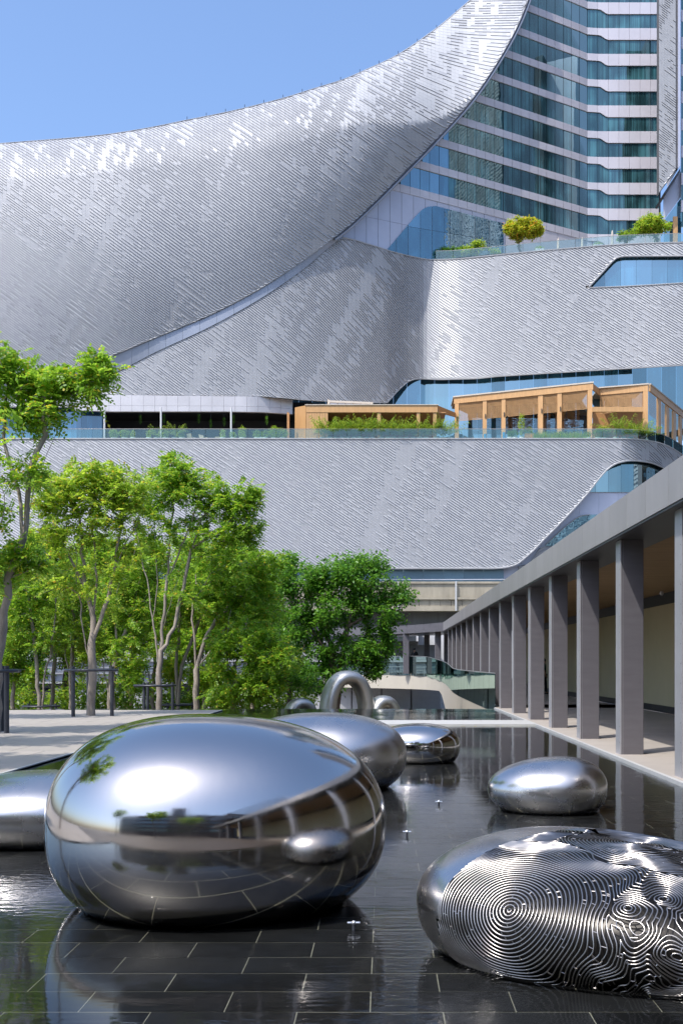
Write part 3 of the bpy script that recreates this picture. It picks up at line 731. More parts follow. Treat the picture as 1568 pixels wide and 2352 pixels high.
# ------------------------------------------------------------------ the mall: curved skins of tilted metal shingles
def lerp_pts(pts):
    xs = [p[0] for p in pts]; ys = [p[1] for p in pts]
    return lambda x: float(np.interp(x, xs, ys))
def ss(a, b, x): t = min(1, max(0, (x-a)/(b-a))); return t*t*(3-2*t)
def skin(name, parent, x0, x1, cw, pitch, top, bot, Zf, slope, y0, y1, hole=None, flat=.45, seed=0, xc=None, proud=.080, run=(.13, .93)):
    ncol = int((x1-x0)/cw); xs = [x0 + i*cw for i in range(ncol+1)]
    L_ = np.arange(y0, y1, pitch); Ys = [L_]
    for i in range(ncol): L_ = L_ + slope(xs[i]+cw/2, L_)*cw; Ys.append(L_)
    rr = random.Random(seed); mb = MB(); V = mb.v; Fc = mb.f; Mi = mb.m
    for i in range(ncol):
        xa, xb = xs[i], xs[i+1]; A, B = Ys[i], Ys[i+1]
        ta, tb_, ba, bb = top(xa), top(xb), bot(xa), bot(xb)
        ivs = [(ta, ba, tb_, bb)]
        if hole:
            ha, hb = hole(xa), hole(xb)
            if ha and hb: ivs = [(ta, ha[0], tb_, hb[0]), (ha[1], ba, hb[1], bb)]
            elif hb: ivs = [(ta, hb[0], tb_, hb[0]), (hb[1], ba, hb[1], bb)]
        for (ta, ba, tb_, bb) in ivs:
            k0 = max(0, int(np.searchsorted(A, min(ta, ta)-40))-1)
            for k in range(k0, len(A)-1):
                if A[k] > ba+6 and B[k] > bb+6: break
                if A[k+1] < ta and B[k+1] < tb_: continue
                a0, a1 = min(max(A[k], ta), ba), min(max(A[k+1], ta), ba); b0, b1 = min(max(B[k], tb_), bb), min(max(B[k+1], tb_), bb)
                if a1-a0 < .05 and b1-b0 < .05: continue
                xm, ym = (xa+xb)/2, (a0+a1+b0+b1)/4; Zm = Zf(xm, ym)
                p = Vector(U(xm, ym, Zm)); dx = Vector(U(xm+3, ym, Zf(xm+3, ym))) - p; dy = Vector(U(xm, ym+3, Zf(xm, ym+3))) - p
                nrm = dx.cross(dy); nrm.normalize()
                if nrm.y > 0: nrm = -nrm
                Za0, Za1, Zb0, Zb1 = Zf(xa, a0), Zf(xa, a1), Zf(xb, b0), Zf(xb, b1)
                PA0, PA1, PB0, PB1 = Vector(U(xa, a0, Za0)), Vector(U(xa, a1, Za1)), Vector(U(xb, b0, Zb0)), Vector(U(xb, b1, Zb1))
                g = .012; d = (PB0-PA0)*g; PA0 = PA0+d; PA1 = PA1+d
                flag = .62*noise.noise(Vector((i*run[0] + seed*9, k*run[1], seed))) + .75*noise.noise(Vector(((k+4.2*i)*.13, i*.035, seed+5.5))) + .36*(rr.random()-.5)
                isflat = flag > (.5-flat)*1.1
                n = len(V); out = nrm*proud
                tone = rr.random(); tm = 0 if tone < .55 else 1; qz = min(.9, max(0, nrm.z)*1.15)
                if isflat:
                    q = .16 + .08*tone; o2 = nrm*(.02+.02*tone)
                    QA, QB = PA0.lerp(PA1, q), PB0.lerp(PB1, q)
                    for v in (PA0, PB0, QB+o2, QA+o2, PB1+o2*.4, PA1+o2*.4): V.append(tuple(v))
                    Fc.append((n, n+1, n+2, n+3)); Mi.append(0); Fc.append((n+3, n+2, n+4, n+5)); Mi.append(1 if qz < .45 else 0)  # flat shingles facing up take the lighter tone, light put into the colour
                else:
                    q = .62 + .04*tone + .33*qz
                    QA, QB = PA0.lerp(PA1, q), PB0.lerp(PB1, q)
                    for v in (PA0, PB0, QB+out, QA+out, QB, QA, PB1, PA1): V.append(tuple(v))
                    Fc.append((n, n+1, n+2, n+3)); Mi.append(tm)
                    Fc.append((n+3, n+2, n+4, n+5)); Mi.append(2)
                    Fc.append((n+5, n+4, n+6, n+7)); Mi.append(3)
                    Fc.append((n, n+3, n+5)); Mi.append(2); Fc.append((n+1, n+4, n+2)); Mi.append(2)
    o = mb.build(name, [M['alu_light'], M['alu_grey'], M['alu_dark'], M['alu_grey']], parent, kind='stuff')
    # membrane behind
    mb = MB(); step = 24; R_ = 14; x = x0; cols = []
    while x <= x1 + .1:
        t_, b_ = top(x), bot(x); cols.append([(x, t_ + (b_-t_)*j/R_) for j in range(R_+1)]); x += step
    for ca, cb in zip(cols, cols[1:]):
        for j in range(R_):
            if hole and (hole(ca[0][0]) or hole(cb[0][0])): 
                h_ = hole(cb[0][0]) or hole(ca[0][0])
                if ca[j+1][1] > h_[0]-9 and ca[j][1] < h_[1]+9: continue
            mb.quad(*[(q[0], q[1]+.25, q[2]) for q in [U(p[0], p[1], Zf(p[0], p[1])) for p in (ca[j], cb[j], cb[j+1], ca[j+1])]])
    mb.build('cladding_membrane', M['backing'], parent)
    return o
def ribbon(name, parent, x0, x1, step, top, bot, Zf, m, th=.2, sub=3, gap=.45, dz=0.0, minh=.6, Zb=None):
    x = x0
    while x < x1 - .5:
        xb = min(x+step, x1); f = []; xs_ = [x+gap/2 + (xb-x-gap)*i/sub for i in range(sub+1)]
        tt = [(q, top(q)) for q in xs_]; bb = [(q, bot(q)) for q in xs_]
        if max(b_[1]-t_[1] for t_, b_ in zip(tt, bb)) > minh:
            mb = MB(); n = sub+1
            fr = [U(q, t_, Zf(q)+dz) for q, t_ in tt] + [U(q, max(b_, top(q)+.05), (Zb or Zf)(q)+dz) for q, b_ in bb]
            bk = [(p[0], p[1]+th, p[2]) for p in fr]; mb.v = fr+bk; N = 2*n
            for i in range(sub):
                mb.f += [(i, i+1, n+i+1, n+i), (N+i, N+n+i, N+n+i+1, N+i+1), (i, N+i, N+i+1, i+1), (n+i, n+i+1, N+n+i+1, N+n+i)]
            mb.f += [(0, n, N+n, N), (sub, N+sub, N+n+sub, n+sub)]
            mb.m = [0]*len(mb.f); mb.build(name, m, parent)
        x = xb
ridge = curve([(-80, 338), (0, 331), (115, 322), (230, 312), (330, 297), (430, 277), (520, 259), (600, 240), (660, 224), (720, 205), (790, 183), (850, 157), (900, 134), (940, 110), (980, 82), (1010, 60), (1055, 22), (1085, -4), (1130, -52), (1180, -120), (1232, -200)])
abot = curve([(-80, 893), (0, 880), (90, 864), (170, 845), (255, 818), (360, 775), (480, 725), (600, 662), (700, 596), (765, 548), (800, 521), (860, 465), (920, 405), (1010, 312), (1080, 233), (1140, 146), (1190, 55), (1212, 0), (1235, -70)])
def ZT(x):
    xx = min(x, 1385); z = 142.6/(1-.62*(xx-882)/2600)
    if x > 1325:
        t = ss(1325, 1392, x); z = 142.6/(1-.62*(min(x, 1352)-882)/2600)*(1-t) + 160.7*t
        z = min(z, 160.7)
    return z
zab = curve([(-80, 132.3), (0, 132.3), (250, 132.8), (450, 134.0), (620, 135.1), (765, 137.3), (900, 140.6), (1000, 144.0), (1100, 147.9), (1200, 152.2), (1240, 153.7)])
def ZA(x, y):
    r_, b_ = ridge(x), abot(x); h = max(b_-r_, 20)
    D_ = 85 + 25*ss(200, 700, x) + (h*.98-110)*ss(800, 1120, x)
    D_ = max(40, min(D_, h)); d = min(max((y-r_)/D_, 0.0), 1.0)
    Rr = 7.0 + 3*ss(600, 900, x) + 4*ss(850, 1150, x)
    tl = ss(650, 1120, x); c = Rr*((1-tl)*(1 - math.sqrt(max(0, 1-(1-d)**2*.985))) + tl*1.25*(.8*(1-d) + .2*(1-d)**2))
    lean = 1.6*math.sin(math.pi*min(1, max(0, (b_-y)/h)))*(1-ss(900, 1100, x))
    return zab(x) + c - lean
def slopeA(x, Y):
    r_ = ridge(x)
    a = .75*min(1, max(0, (x-680)/430))*np.clip((360-Y)/300, 0, 1)
    return .73 - a - .22*np.exp(-np.clip(Y-r_, 0, 900)/45)*(1-min(1, max(0, (x-600)/300)))
mall = empty('shopping_mall', 'huge mall with sweeping silver shingle skins, stepped terraces and glass bands', 'building', (0, 130, -2.2))
mall_p = mall
def kid(o): return o
_old_build = MB.build
# children of the mall are modelled in world coordinates: undo the root's offset
class Root:
    pass
anchor = {}
def fix_children(root):
    for c in root.children:
        if tuple(c.location) == (0, 0, 0): c.location = [-q for q in root.location]
skin('shingle_cladding', mall, -48, 1236, 9.1, 5.7, ridge, abot, ZA, slopeA, -1200, 960, flat=.26, seed=1)
# roof of the great curve, falling away behind the ridge
mb = MB(); x = -48; pv = None
while x < 1236:
    r_ = ridge(x); Z = ZA(x, r_); a = U(x, r_, Z-.05); row = [a, (a[0], a[1]+1.5, a[2]-.1), (a[0]+.6, a[1]+8, a[2]-4), (a[0]+1, a[1]+12, a[2]-14)]
    if pv:
        for j in range(3): mb.quad(pv[j], row[j], row[j+1], pv[j+1])
    pv = row; x += 20
mb.build('rear_roof', M['roofgrey'], mall)
tr = MB()
pts = []; x = -48
while x < 1236: pts.append(U(x, ridge(x)-.6, ZA(x, ridge(x))+.05)); x += 12
tr.tube(pts, .10, 5); tr.build('ridge_rail', M['alu_grey'], mall)
rp_ = MB(); x = 430
while x < 1090:
    p = U(x, ridge(x)-1, ZA(x, ridge(x))+.05); rp_.tube([p, (p[0], p[1], p[2]+.45)], .035, 4); x += 44
rp_.build('ridge_pins', M['darksteel'], mall, kind='stuff')
# edge trim of the great curve against the hotel tower and the fascia below it
tr = MB(); tr2 = MB(); pts = []; pts2 = []; x = 766
while x < 1236:
    sl_ = (abot(x+1)-abot(x-1))/2; l_ = math.hypot(1, sl_)
    px, py = x - sl_/l_*-3.0*-1, abot(x) + 3.0/l_
    pts.append(U(x + (-sl_)/l_*1.2, abot(x) + 1.2/l_, zab(x)-.1)); pts2.append(U(x + (-sl_)/l_*4.6, abot(x)+4.6/l_, zab(x)+.1)); x += 10
tr.tube(pts, .11, 5); tr.build('edge_gutter', M['darksteel'], mall)
tr2.tube(pts2, .17, 6); tr2.build('edge_trim', M['fascia'], mall)
# middle skin
btop = curve([(-60, 918), (40, 905), (170, 884), (255, 858), (360, 806), (480, 750), (600, 683), (700, 614), (770, 556), (785, 547.5), (850, 563), (900, 579), (950, 591), (990, 597.5), (1040, 596.5), (1100, 591), (1200, 581), (1300, 572), (1400, 564), (1480, 560), (1568, 558), (1620, 558)])
bbot = lerp_pts([(-60, 936), (170, 936), (172, 905), (255, 907), (600, 911), (640, 914), (690, 919), (760, 923), (870, 926), (888, 925), (898, 914), (916, 894), (936, 876), (950, 871), (965, 869.5), (1010, 871.5), (1095, 869), (1140, 864), (1250, 857), (1400, 848), (1568, 838.5), (1620, 836)])
zb_ = curve([(-60, 133), (250, 133.4), (600, 135.2), (785, 138.4), (880, 141.4), (945, 144.6), (975, 145.4), (1000, 145.0), (1060, 143.4), (1200, 141.6), (1400, 139.9), (1568, 138), (1620, 137.5)])
ZB = lambda x, y=0: zb_(x)
mB = curve([(-60, .74), (500, .74), (700, .86), (850, 1.06), (930, 1.12), (985, .80), (1030, .64), (1200, .61), (1620, .60)])
htop = lerp_pts([(1351, 660), (1386, 622), (1404, 602), (1414, 593), (1428, 589), (1470, 588.5), (1568, 588), (1620, 588)])
hbot = lerp_pts([(1351, 661), (1430, 658), (1500, 654), (1568, 650), (1620, 647)])
skin('shingle_cladding', mall, -48, 1612, 9.1, 6.3, btop, bbot, ZB, lambda x, Y: np.full_like(Y, mB(x)), -1300, 1000, hole=lambda x: (htop(x), hbot(x)) if x > 1352 else None, flat=.30, seed=2)
tr = MB(); tr.tube([U(x, btop(x)-1, ZB(x)-.02) for x in range(786, 1612, 12)], .09, 5); tr.tube([U(x, bbot(x)+.5, ZB(x)-.03) for x in range(880, 1612, 9)], .08, 5)
tr.tube([U(x, htop(x), ZB(x)-.05) for x in range(1352, 1612, 9)], .10, 5); tr.tube([U(x, hbot(x), ZB(x)-.05) for x in range(1352, 1612, 12)], .08, 5); tr.build('edge_trim', M['alu_grey'], mall)
ribbon('notch_window_pane', mall, 1352, 1612, 36, lambda x: htop(x)-2, lambda x: hbot(x)+2, lambda x: ZB(x)+.5, M['glass_blue'], th=.1)
# fascia band between the great curve and the middle skin
ribbon('fascia_panel', mall, -48, 775, 39, lambda x: abot(x)-2, lambda x: btop(x)+1.5, lambda x: zab(x)+.12, M['fascia'], th=.3, Zb=lambda x: ZB(x)-.12)
# two-row pale fascia over the restaurant terrace
ft = lerp_pts([(172, 904), (255, 907), (600, 911), (640, 914), (672, 918)]); fb = lerp_pts([(172, 942), (255, 945), (520, 945), (600, 946.5), (672, 951)])
zf = lambda x: ZB(x) - .4 + 1.6*ss(560, 672, x)
ribbon('pale_fascia_panel', mall, 172, 672, 26.3, ft, lambda x: ft(x)*.36+fb(x)*.64, zf, M['fascia_pale'], th=.5)
ribbon('pale_fascia_panel', mall, 172, 672, 26.3, lambda x: ft(x)*.355+fb(x)*.645+.2, fb, zf, M['fascia_pale'], th=.5)
# lower skin
ctop = curve([(-60, 1008.5), (700, 1008.5), (1430, 1008.5), (1465, 1010), (1500, 1015), (1530, 1024), (1568, 1046), (1620, 1085)])
cbot = curve([(-60, 1305), (600, 1305), (1120, 1305), (1150, 1304), (1180, 1298), (1212, 1275), (1250, 1237), (1300, 1186), (1350, 1131), (1378, 1095), (1398, 1074), (1420, 1062), (1450, 1057), (1490, 1061), (1520, 1072), (1545, 1086), (1590, 1115), (1620, 1135)])
zc_ = curve([(-60, 130), (1420, 130), (1450, 130.6), (1490, 132.6), (1530, 136), (1568, 140), (1620, 146)])
ZC = lambda x, y=0: zc_(x)
skin('shingle_cladding', mall, -48, 1612, 9.1, 6.3, ctop, cbot, ZC, lambda x, Y: np.full_like(Y, .66 + .5*ss(1430, 1560, x)), -100 + 0, 1400, flat=.30, seed=3) if False else None
skin('shingle_cladding', mall, -48, 1612, 9.1, 6.3, ctop, cbot, ZC, lambda x, Y: np.full_like(Y, .66 + .5*ss(1430, 1560, x)), -150, 1330, flat=.30, seed=3)
tr = MB(); tr.tube([U(x, ctop(x)-.6, ZC(x)-.05) for x in range(-48, 1612, 12)], .09, 5); tr.tube([U(x, cbot(x)+.8, ZC(x)-.05) for x in range(-48, 1612, 8)], .10, 5); tr.build('edge_trim', M['alu_light'], mall)
ribbon('lower_glass_panel', mall, -40, 1156, 46, lambda x: 1304, lambda x: 1345, lambda x: 131.0, mat('greyblue_panel', (.16, .25, .31), .25, .3, var=.12, vscale=.15, objvar=.12), th=.2)
# wall and windows right of the lower skin
ribbon('side_panel', mall, 1110, 1600, 44, lambda x: max(1050, cbot(x)-8), lambda x: 1345, lambda x: 131.6+ (zc_(x)-130), M['wallpanel'], th=.2)
w1 = lerp_pts([(1336, 1128), (1398, 1066), (1420, 1055), (1600, 1055)])
ribbon('arched_window_pane', mall, 1338, 1590, 29, w1, lambda x: 1130, lambda x: 131.4+(zc_(x)-130), M['glass_low'], th=.15)
w2 = lerp_pts([(1250, 1253), (1268, 1236), (1300, 1207), (1322, 1190), (1338, 1183.5), (1352, 1182), (1420, 1182)])
ribbon('arched_window_pane', mall, 1252, 1420, 24, w2, lambda x: 1254, lambda x: 131.4, M['glass_low'], th=.15)
skin('shingle_cladding', mall, 1190, 1330, 9.1, 6.3, lerp_pts([(1190, 1300), (1212, 1298), (1240, 1256), (1330, 1254)]), lambda x: 1340, lambda x, y=0: 131.3, lambda x, Y: np.full_like(Y, -.55), 1250, 1600, seed=5)
tr = MB(); tr.tube([U(x, w1(x), 131.35) for x in range(1338, 1430, 6)], .06, 4); tr.build('window_trim', M['alu_light'], mall); tr = MB(); tr.tube([U(x, w2(x), 131.35) for x in range(1252, 1360, 6)], .06, 4); tr.build('window_trim', M['alu_light'], mall)
# terraces
TZ = EYE + (VY-1008.5)/F*130 - .02; UZ = EYE + (VY-560)/F*zb_(1480) - .03
mb = MB(); fr = [U(x, ctop(x), ZC(x)+.1) for x in range(-60, 1612, 40)]
for a, b in zip(fr, fr[1:]):
    mb.quad((a[0], a[1], TZ), (b[0], b[1], TZ), (b[0]+2, 158, TZ), (a[0], 158, TZ)); mb.quad((a[0], a[1], TZ-.5), (b[0], b[1], TZ-.5), (b[0]+2, 158, TZ-.5), (a[0], 158, TZ-.5))
mb.build('terrace_floor', M['paving'], mall)
mb = MB(); xs_ = list(range(786, 1612, 26))
for xa, xb in zip(xs_, xs_[1:]):
    a = U(xa, btop(xa), ZB(xa)+.1); b = U(xb, btop(xb), ZB(xb)+.1)
    mb.quad((a[0], a[1], UZ), (b[0], b[1], UZ), (b[0]+1, 165, UZ), (a[0], 165, UZ))
mb.build('terrace_floor', M['paving'], mall)
# railings
def railing(xs_, yb, h, Zf, label):
    r_ = empty('glass_railing', label, 'railing', U(xs_[0], yb(xs_[0]), Zf(xs_[0])))
    for xa, xb in zip(xs_, xs_[1:]):
        a = Vector(U(xa, yb(xa), Zf(xa))); b = Vector(U(xb, yb(xb), Zf(xb))); d = (b-a)*.012; a = a+d; b = b-d
        q = MB(); q.add([tuple(a), tuple(b), (b.x, b.y, b.z+h), (a.x, a.y, a.z+h), (a.x, a.y+.03, a.z), (b.x, b.y+.03, b.z), (b.x, b.y+.03, b.z+h), (a.x, a.y+.03, a.z+h)],
                        [(0,1,2,3),(7,6,5,4),(3,2,6,7),(0,3,7,4),(1,5,6,2)])
        at_root(q.build('railing_pane', M['glass_rail'], r_), r_)
    q = MB(); q.tube([(lambda p: (p[0], p[1], p[2]+h+.02))(U(x, yb(x), Zf(x))) for x in xs_], .035, 5); at_root(q.build('top_rail', M['steel'], r_), r_)
railing([i*32.5-48 for i in range(46)] + [1465, 1485, 1505, 1525, 1545, 1568, 1590], ctop, 1.15, lambda x: ZC(x)+.12, 'glass railing along the edge of the lower restaurant terrace')
railing([1000, 1008, 1040, 1080, 1120, 1160, 1200, 1240, 1280, 1320, 1360, 1400, 1440, 1480, 1524, 1568, 1600], btop, 1.15, lambda x: ZB(x)+.12, 'glass railing along the edge of the upper roof terrace')
# window band under the middle skin and the restaurant recess
ribbon('band_window_pane', mall, 655, 872, 31, lambda x: bbot(x)-3, lambda x: 1012, lambda x: 143.5, M['glass_low'], th=.1)
ribbon('band_window_pane', mall, 872, 965, 31, lambda x: bbot(x)-3, lambda x: 1012, lambda x: 145.4, M['glass_blue'], th=.1)
ribbon('band_window_pane', mall, 1451, 1612, 33.5, lambda x: bbot(x)-3, lambda x: 1012, lambda x: 157.0, M['glass_low'], th=.1)  # darker glass stands in for a building's reflection at this end
ribbon('band_window_pane', mall, 965, 1030, 32.5, lambda x: bbot(x)-3, lambda x: 1012, lambda x: ZB(x)+1.2, M['glass_low'], th=.1)
ribbon('band_window_pane', mall, 1030, 1451, 32.4, lambda x: bbot(x)-3, lambda x: 1012, lambda x: ZB(x)+1.2, M['glass_blue'], th=.1)
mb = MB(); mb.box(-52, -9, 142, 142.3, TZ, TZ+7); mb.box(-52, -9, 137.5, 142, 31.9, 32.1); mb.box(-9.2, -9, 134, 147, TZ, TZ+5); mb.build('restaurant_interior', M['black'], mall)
ribbon('restaurant_window_pane', mall, -48, 236, 47, lambda x: 930, lambda x: 1012, lambda x: 134.4, glassmat('curtained_glass', (.015, .06, .10), .16, (.6, .8, 1), curtain=2.5), th=.1)
for i, xd in enumerate((240.5, 370, 531)):
    p = U(xd, 1008, 132.6); q = MB(); q.tube([(p[0], p[1], TZ), (p[0], p[1], 31.5)], .11, 8); q.build('canopy_post', M['white'], mall)
# the podium's lower storeys (seen between the trees)
mb = MB(); mb.box(-75, 25, 131.9, 133, -2.2, 12.2); mb.build('podium_wall', M['greywall'], mall)

# ------------------------------------------------------------------ hotel tower
tower = empty('hotel_tower', 'banded hotel tower of glass strips and pale spandrels rising behind the silver curve', 'building', (30, 155, UZ))
def yz(z, x): return VY - (z-EYE)*F/ZT(x)
# mullion positions, 1.5 m apart along the facade
xs_m = [1371.7]; x = 1371.7
def dsdx(x): a = U(x-.5, 0, ZT(x-.5)); b = U(x+.5, 0, ZT(x+.5)); return math.hypot(b[0]-a[0], b[1]-a[1])
while x > 880: x -= 1.5/dsdx(x-9); xs_m.insert(0, x)
x = 1371.7
while x < 1512: x += 1.5/dsdx(x+9); xs_m.append(x)
def xleft(z):                                             # where the great curve crosses the height z
    for xx in range(760, 1240, 2):
        if abot(xx) < yz(z, xx): return xx - 7
    return 1215
SPH = 3.659
for k in range(-3, 9):
    zt = 91.70 - SPH*k
    def zlow(x, zt=zt): return zt - .98 - .67*ss(1374, 1396, x)
    xl = xleft(zt)
    xx = [q for q in xs_m if q > xl and q < 1512]
    xx = [xl] + xx + [1512 if k < 8 else 1516]
    lowk = (lambda x: max(yz(zlow(x), x), min(np.interp(x, [880, 1000, 1156, 1157], [472, 473, 513, 300]), 900)) if False else yz(zlow(x), x))
    for xa, xb in zip(xx, xx[1:]):
        ribbon('spandrel_panel', tower, xa, xb, 99, lambda x: yz(zt, x), lambda x: yz(zlow(x), x), lambda x: ZT(x)-.12, M['spandrel'], th=.2, sub=4 if 1365 < xa < 1400 else 1, gap=.5)
    if k < 8:
        xl2 = xleft(zt-2.3)
        xx = [q for q in xs_m if q > xl2 and q < 1512]; xx = [xl2] + xx + [1512]
        for xa, xb in zip(xx, xx[1:]):
            m_ = M['glass_blue'] if (xb < 1032 and k >= 5) else M['glass_tower']
            ribbon('window_pane', tower, xa, xb, 99, lambda x: yz(zlow(x)+.04, x), lambda x: yz(zt-SPH-.03, x), lambda x: ZT(x)+.06 + .012*math.sin(x*2.3+k), m_, th=.08, sub=4 if 1365 < xa < 1400 else 1, gap=.9)
mb = MB(); prev = None
for xd in list(range(760, 1520, 12)):
    a = U(xd, yz(UZ, xd), ZT(xd)+.3); b = (a[0], a[1], 112)
    xl_ = 0
    ztop = 112
    # the wall behind the glass stops at the great curve
    yy = abot(xd) if xd < 1236 else -100
    zc2 = EYE + (VY-yy)/F*ZT(xd)
    b = (a[0], a[1], min(112, zc2+1.2) if xd < 1220 else 112)
    if prev: mb.quad(prev[0], a, b, prev[1])
    prev = (a, b)
mb.build('dark_core_wall', M['joint'], tower)
# plain wall panels and the big glazed opening at the tower's foot
b8 = lambda x: yz(91.70 - SPH*8 - .98, x) - 1
q1 = lambda x: np.interp(x, [760, 838, 1000, 1156], [478, 497, 530, 560]); q2 = lambda x: np.interp(x, [760, 892, 1156], [420, 445, 500])
ribbon('wall_panel', tower, 760, 1160, 27, lambda x: yz(91.70-SPH*8-.9, x), q2, lambda x: ZT(x), M['wallpanel'], th=.1, gap=.8) if False else None
ribbon('wall_panel', tower, 760, 1160, 27, lambda x: max(abot(x)-6, b8(x)), lambda x: max(q1(x), b8(x)+.4), lambda x: ZT(x)-.02, M['wallpanel'], th=.1, gap=.7)
ribbon('wall_panel', tower, 760, 1160, 27, lambda x: max(abot(x)-6, q1(x)+.6), lambda x: 604, lambda x: ZT(x)-.02, M['wallpanel'], th=.1, gap=.7)
ribbon('wall_panel', tower, 1160, 1516, 40, b8, lambda x: 585, lambda x: ZT(x)-.02, M['spandrel'], th=.1, gap=.6)
g1 = lerp_pts([(886, 576), (902, 558), (940, 513), (960, 490), (972, 479), (985, 474), (1000, 473), (1156, 513)])
hz = lambda x: np.interp(x, [900, 938, 1156], [512, 520, 556])
gx = [887, 910, 937, 965, 992, 1020, 1033, 1060, 1090, 1122, 1156]
for xa, xb in zip(gx, gx[1:]):
    if xb > 925: ribbon('tall_window_pane', tower, xa, xb, 99, g1, lambda x: max(hz(x), g1(x)+.1), lambda x: ZT(x)-.16, M['glass_blue'], th=.1, gap=.8, sub=3)
    ribbon('tall_window_pane', tower, xa, xb, 99, lambda x: max(hz(x)+.8, g1(x)), lambda x: 603, lambda x: ZT(x)-.16, M['glass_blue'], th=.1, gap=.8, sub=3)
# shingled fin and the neighbouring tower at the right edge
fin = empty('shingled_fin_tower', 'tower slice clad in weathered shingles with a slanting foot at the right edge', 'building', (36, 147, UZ))
skin('shingle_cladding', fin, 1512, 1556, 6.4, 5.6, lambda x: -70, lambda x: 443 - (x-1512)*1.40, lambda x, y=0: 150.0, lambda x, Y: np.full_like(Y, .75), -200, 500, flat=.62, seed=8)
mb = MB()
mb.slab([U(1512, 443.5, 150.1), U(1556, 382, 150.1), U(1556, -72, 150.1), U(1512, -72, 150.1)], 1.2); mb.build('fin_core', M['backing'], fin)
mb = MB(); mb.slab([U(1556, -75, 149.9), U(1561, -75, 149.9), U(1561, 380, 149.9), U(1556, 387, 149.9)], 6); mb.build('fin_side', M['wallpanel'], fin)
mb = MB(); mb.slab([U(1524, 442, 150.6), U(1561, 386, 150.6), U(1561, 394, 150.6), U(1528, 446, 150.6)], 5); mb.build('fin_soffit', M['darksteel'], fin)
mb = MB(); mb.slab([U(1523, 450, 153.0), U(1563, 392, 153.0), U(1563, 452, 153.0), U(1523, 506, 153.0)], .2); mb.build('slanted_fascia', M['wallpanel'], fin)
mb = MB(); mb.slab([U(1523, 508, 153.2), U(1563, 454, 153.2), U(1563, 575, 153.2), U(1523, 575, 153.2)], .1); mb.build('glazed_corner', M['glass_low'], fin)
for j in range(10):
    ya = -40 + j*59.2*154/146
    for nm, a, b, mm in (('spandrel_panel', 0, 27, 'spandrel'), ('window_pane', 27.6, 61.4, 'glass_tower')):
        if ya > 480: continue
        mb = MB(); mb.slab([U(1563.5, ya+a, 152.0), U(1625, ya+a, 152.0), U(1625, ya+b, 152.0), U(1563.5, ya+b, 152.0)], .3); mb.build(nm, M[mm], fin)
mb = MB(); mb.slab([U(1545, 497, 152.2), U(1555, 497, 152.2), U(1555, 560, 152.2), U(1545, 560, 152.2)], .3); mb.build('timber_door_leaf', M['wood'], fin)
# wing outside the picture on the right and an added dark block, mirrored in the tower's panes
wing = empty('shingled_wing', 'shingled wing and added dark block beyond the right edge, mirrored in the tower glass', 'building', (62, 125, -2))
mb = MB(); rr = random.Random(4)
for j in range(150):
    for i in range(22):
        y0 = 125.5 + i*.46; z0 = 26 + j*.62 + i*.3
        m_ = 0 if rr.random() < .6 else 1
        mb.add([(60, y0, z0), (60, y0+.45, z0+.3), (59.95, y0+.45, z0+.3-.36), (59.95, y0, z0-.36), (60.02, y0, z0-.6), (60.02, y0+.45, z0-.3)], [(0, 3, 2, 1)], m_)
        mb.add([(60.02, y0, z0-.36), (60.02, y0, z0-.62), (60.02, y0+.45, z0-.32), (60.02, y0+.45, z0-.06)], [(0, 1, 2, 3)], 2)
mb.build('shingle_cladding', [M['alu_light'], M['alu_grey'], M['alu_grey']], wing, kind='stuff')
mb = MB(); mb.box(60.1, 78, 125.4, 135.7, -2, 118); mb.build('wing_core', M['backing'], wing)
mb = MB(); mb.box(60.4, 80, 135.8, 158, -2, 120); mb.build('added_dark_block', M['dark_glass'], wing)
for r_ in (mall, tower, fin, wing): fix_children(r_)

# ------------------------------------------------------------------ foliage
def leaves_mesh(name, sprays, mat_, parent, rng, npair=6, L=.30, lw=.030, ll=.075, droop=.5, kind=None):
    """sprays: (n,3) origins and (n,3) directions -> pinnate sprays of small leaflets"""
    O, Dn = sprays; n = len(O)
    if n == 0: return
    D = Dn/np.linalg.norm(Dn, axis=1, keepdims=True)
    Zu = np.array([0, 0, 1.0]); S = np.cross(D, Zu); S /= np.maximum(np.linalg.norm(S, axis=1, keepdims=True), 1e-4)
    roll = rng.normal(0, .5, n)[:, None]; Up = np.cross(S, D); S2 = S*np.cos(roll)+Up*np.sin(roll); Up2 = np.cross(S2, D)
    Ls = L*rng.uniform(.6, 1.25, n)[:, None]
    vs = []
    for k in range(npair*2+1):
        side = 0 if k == npair*2 else (1 if k % 2 else -1); t = (k//2+1)/(npair+.5)
        base = O + D*Ls*t - Zu*(droop*Ls*t*t*.6)
        jl = rng.uniform(.75, 1.2, n)[:, None]
        ld = (D*.35 + S2*side*.9 - Zu*.25*rng.uniform(0, 1.6, n)[:, None]) if side else D - Zu*.5
        ld = ld/np.linalg.norm(ld, axis=1, keepdims=True)
        wd = np.cross(ld, Up2 + rng.normal(0, .35, (n, 3))); wd /= np.maximum(np.linalg.norm(wd, axis=1, keepdims=True), 1e-4)
        sc = ll*jl*(1-.35*abs(t-.55))
        w_ = lw*jl
        vs.append(np.stack([base, base+ld*sc*.5+wd*w_, base+ld*sc, base+ld*sc*.5-wd*w_], 1))
    V = np.concatenate(vs, 0).reshape(-1, 3); nf = len(V)//4
    return np_mesh(name, V, np.arange(nf*4).reshape(-1, 4), mat_, parent, kind=kind)
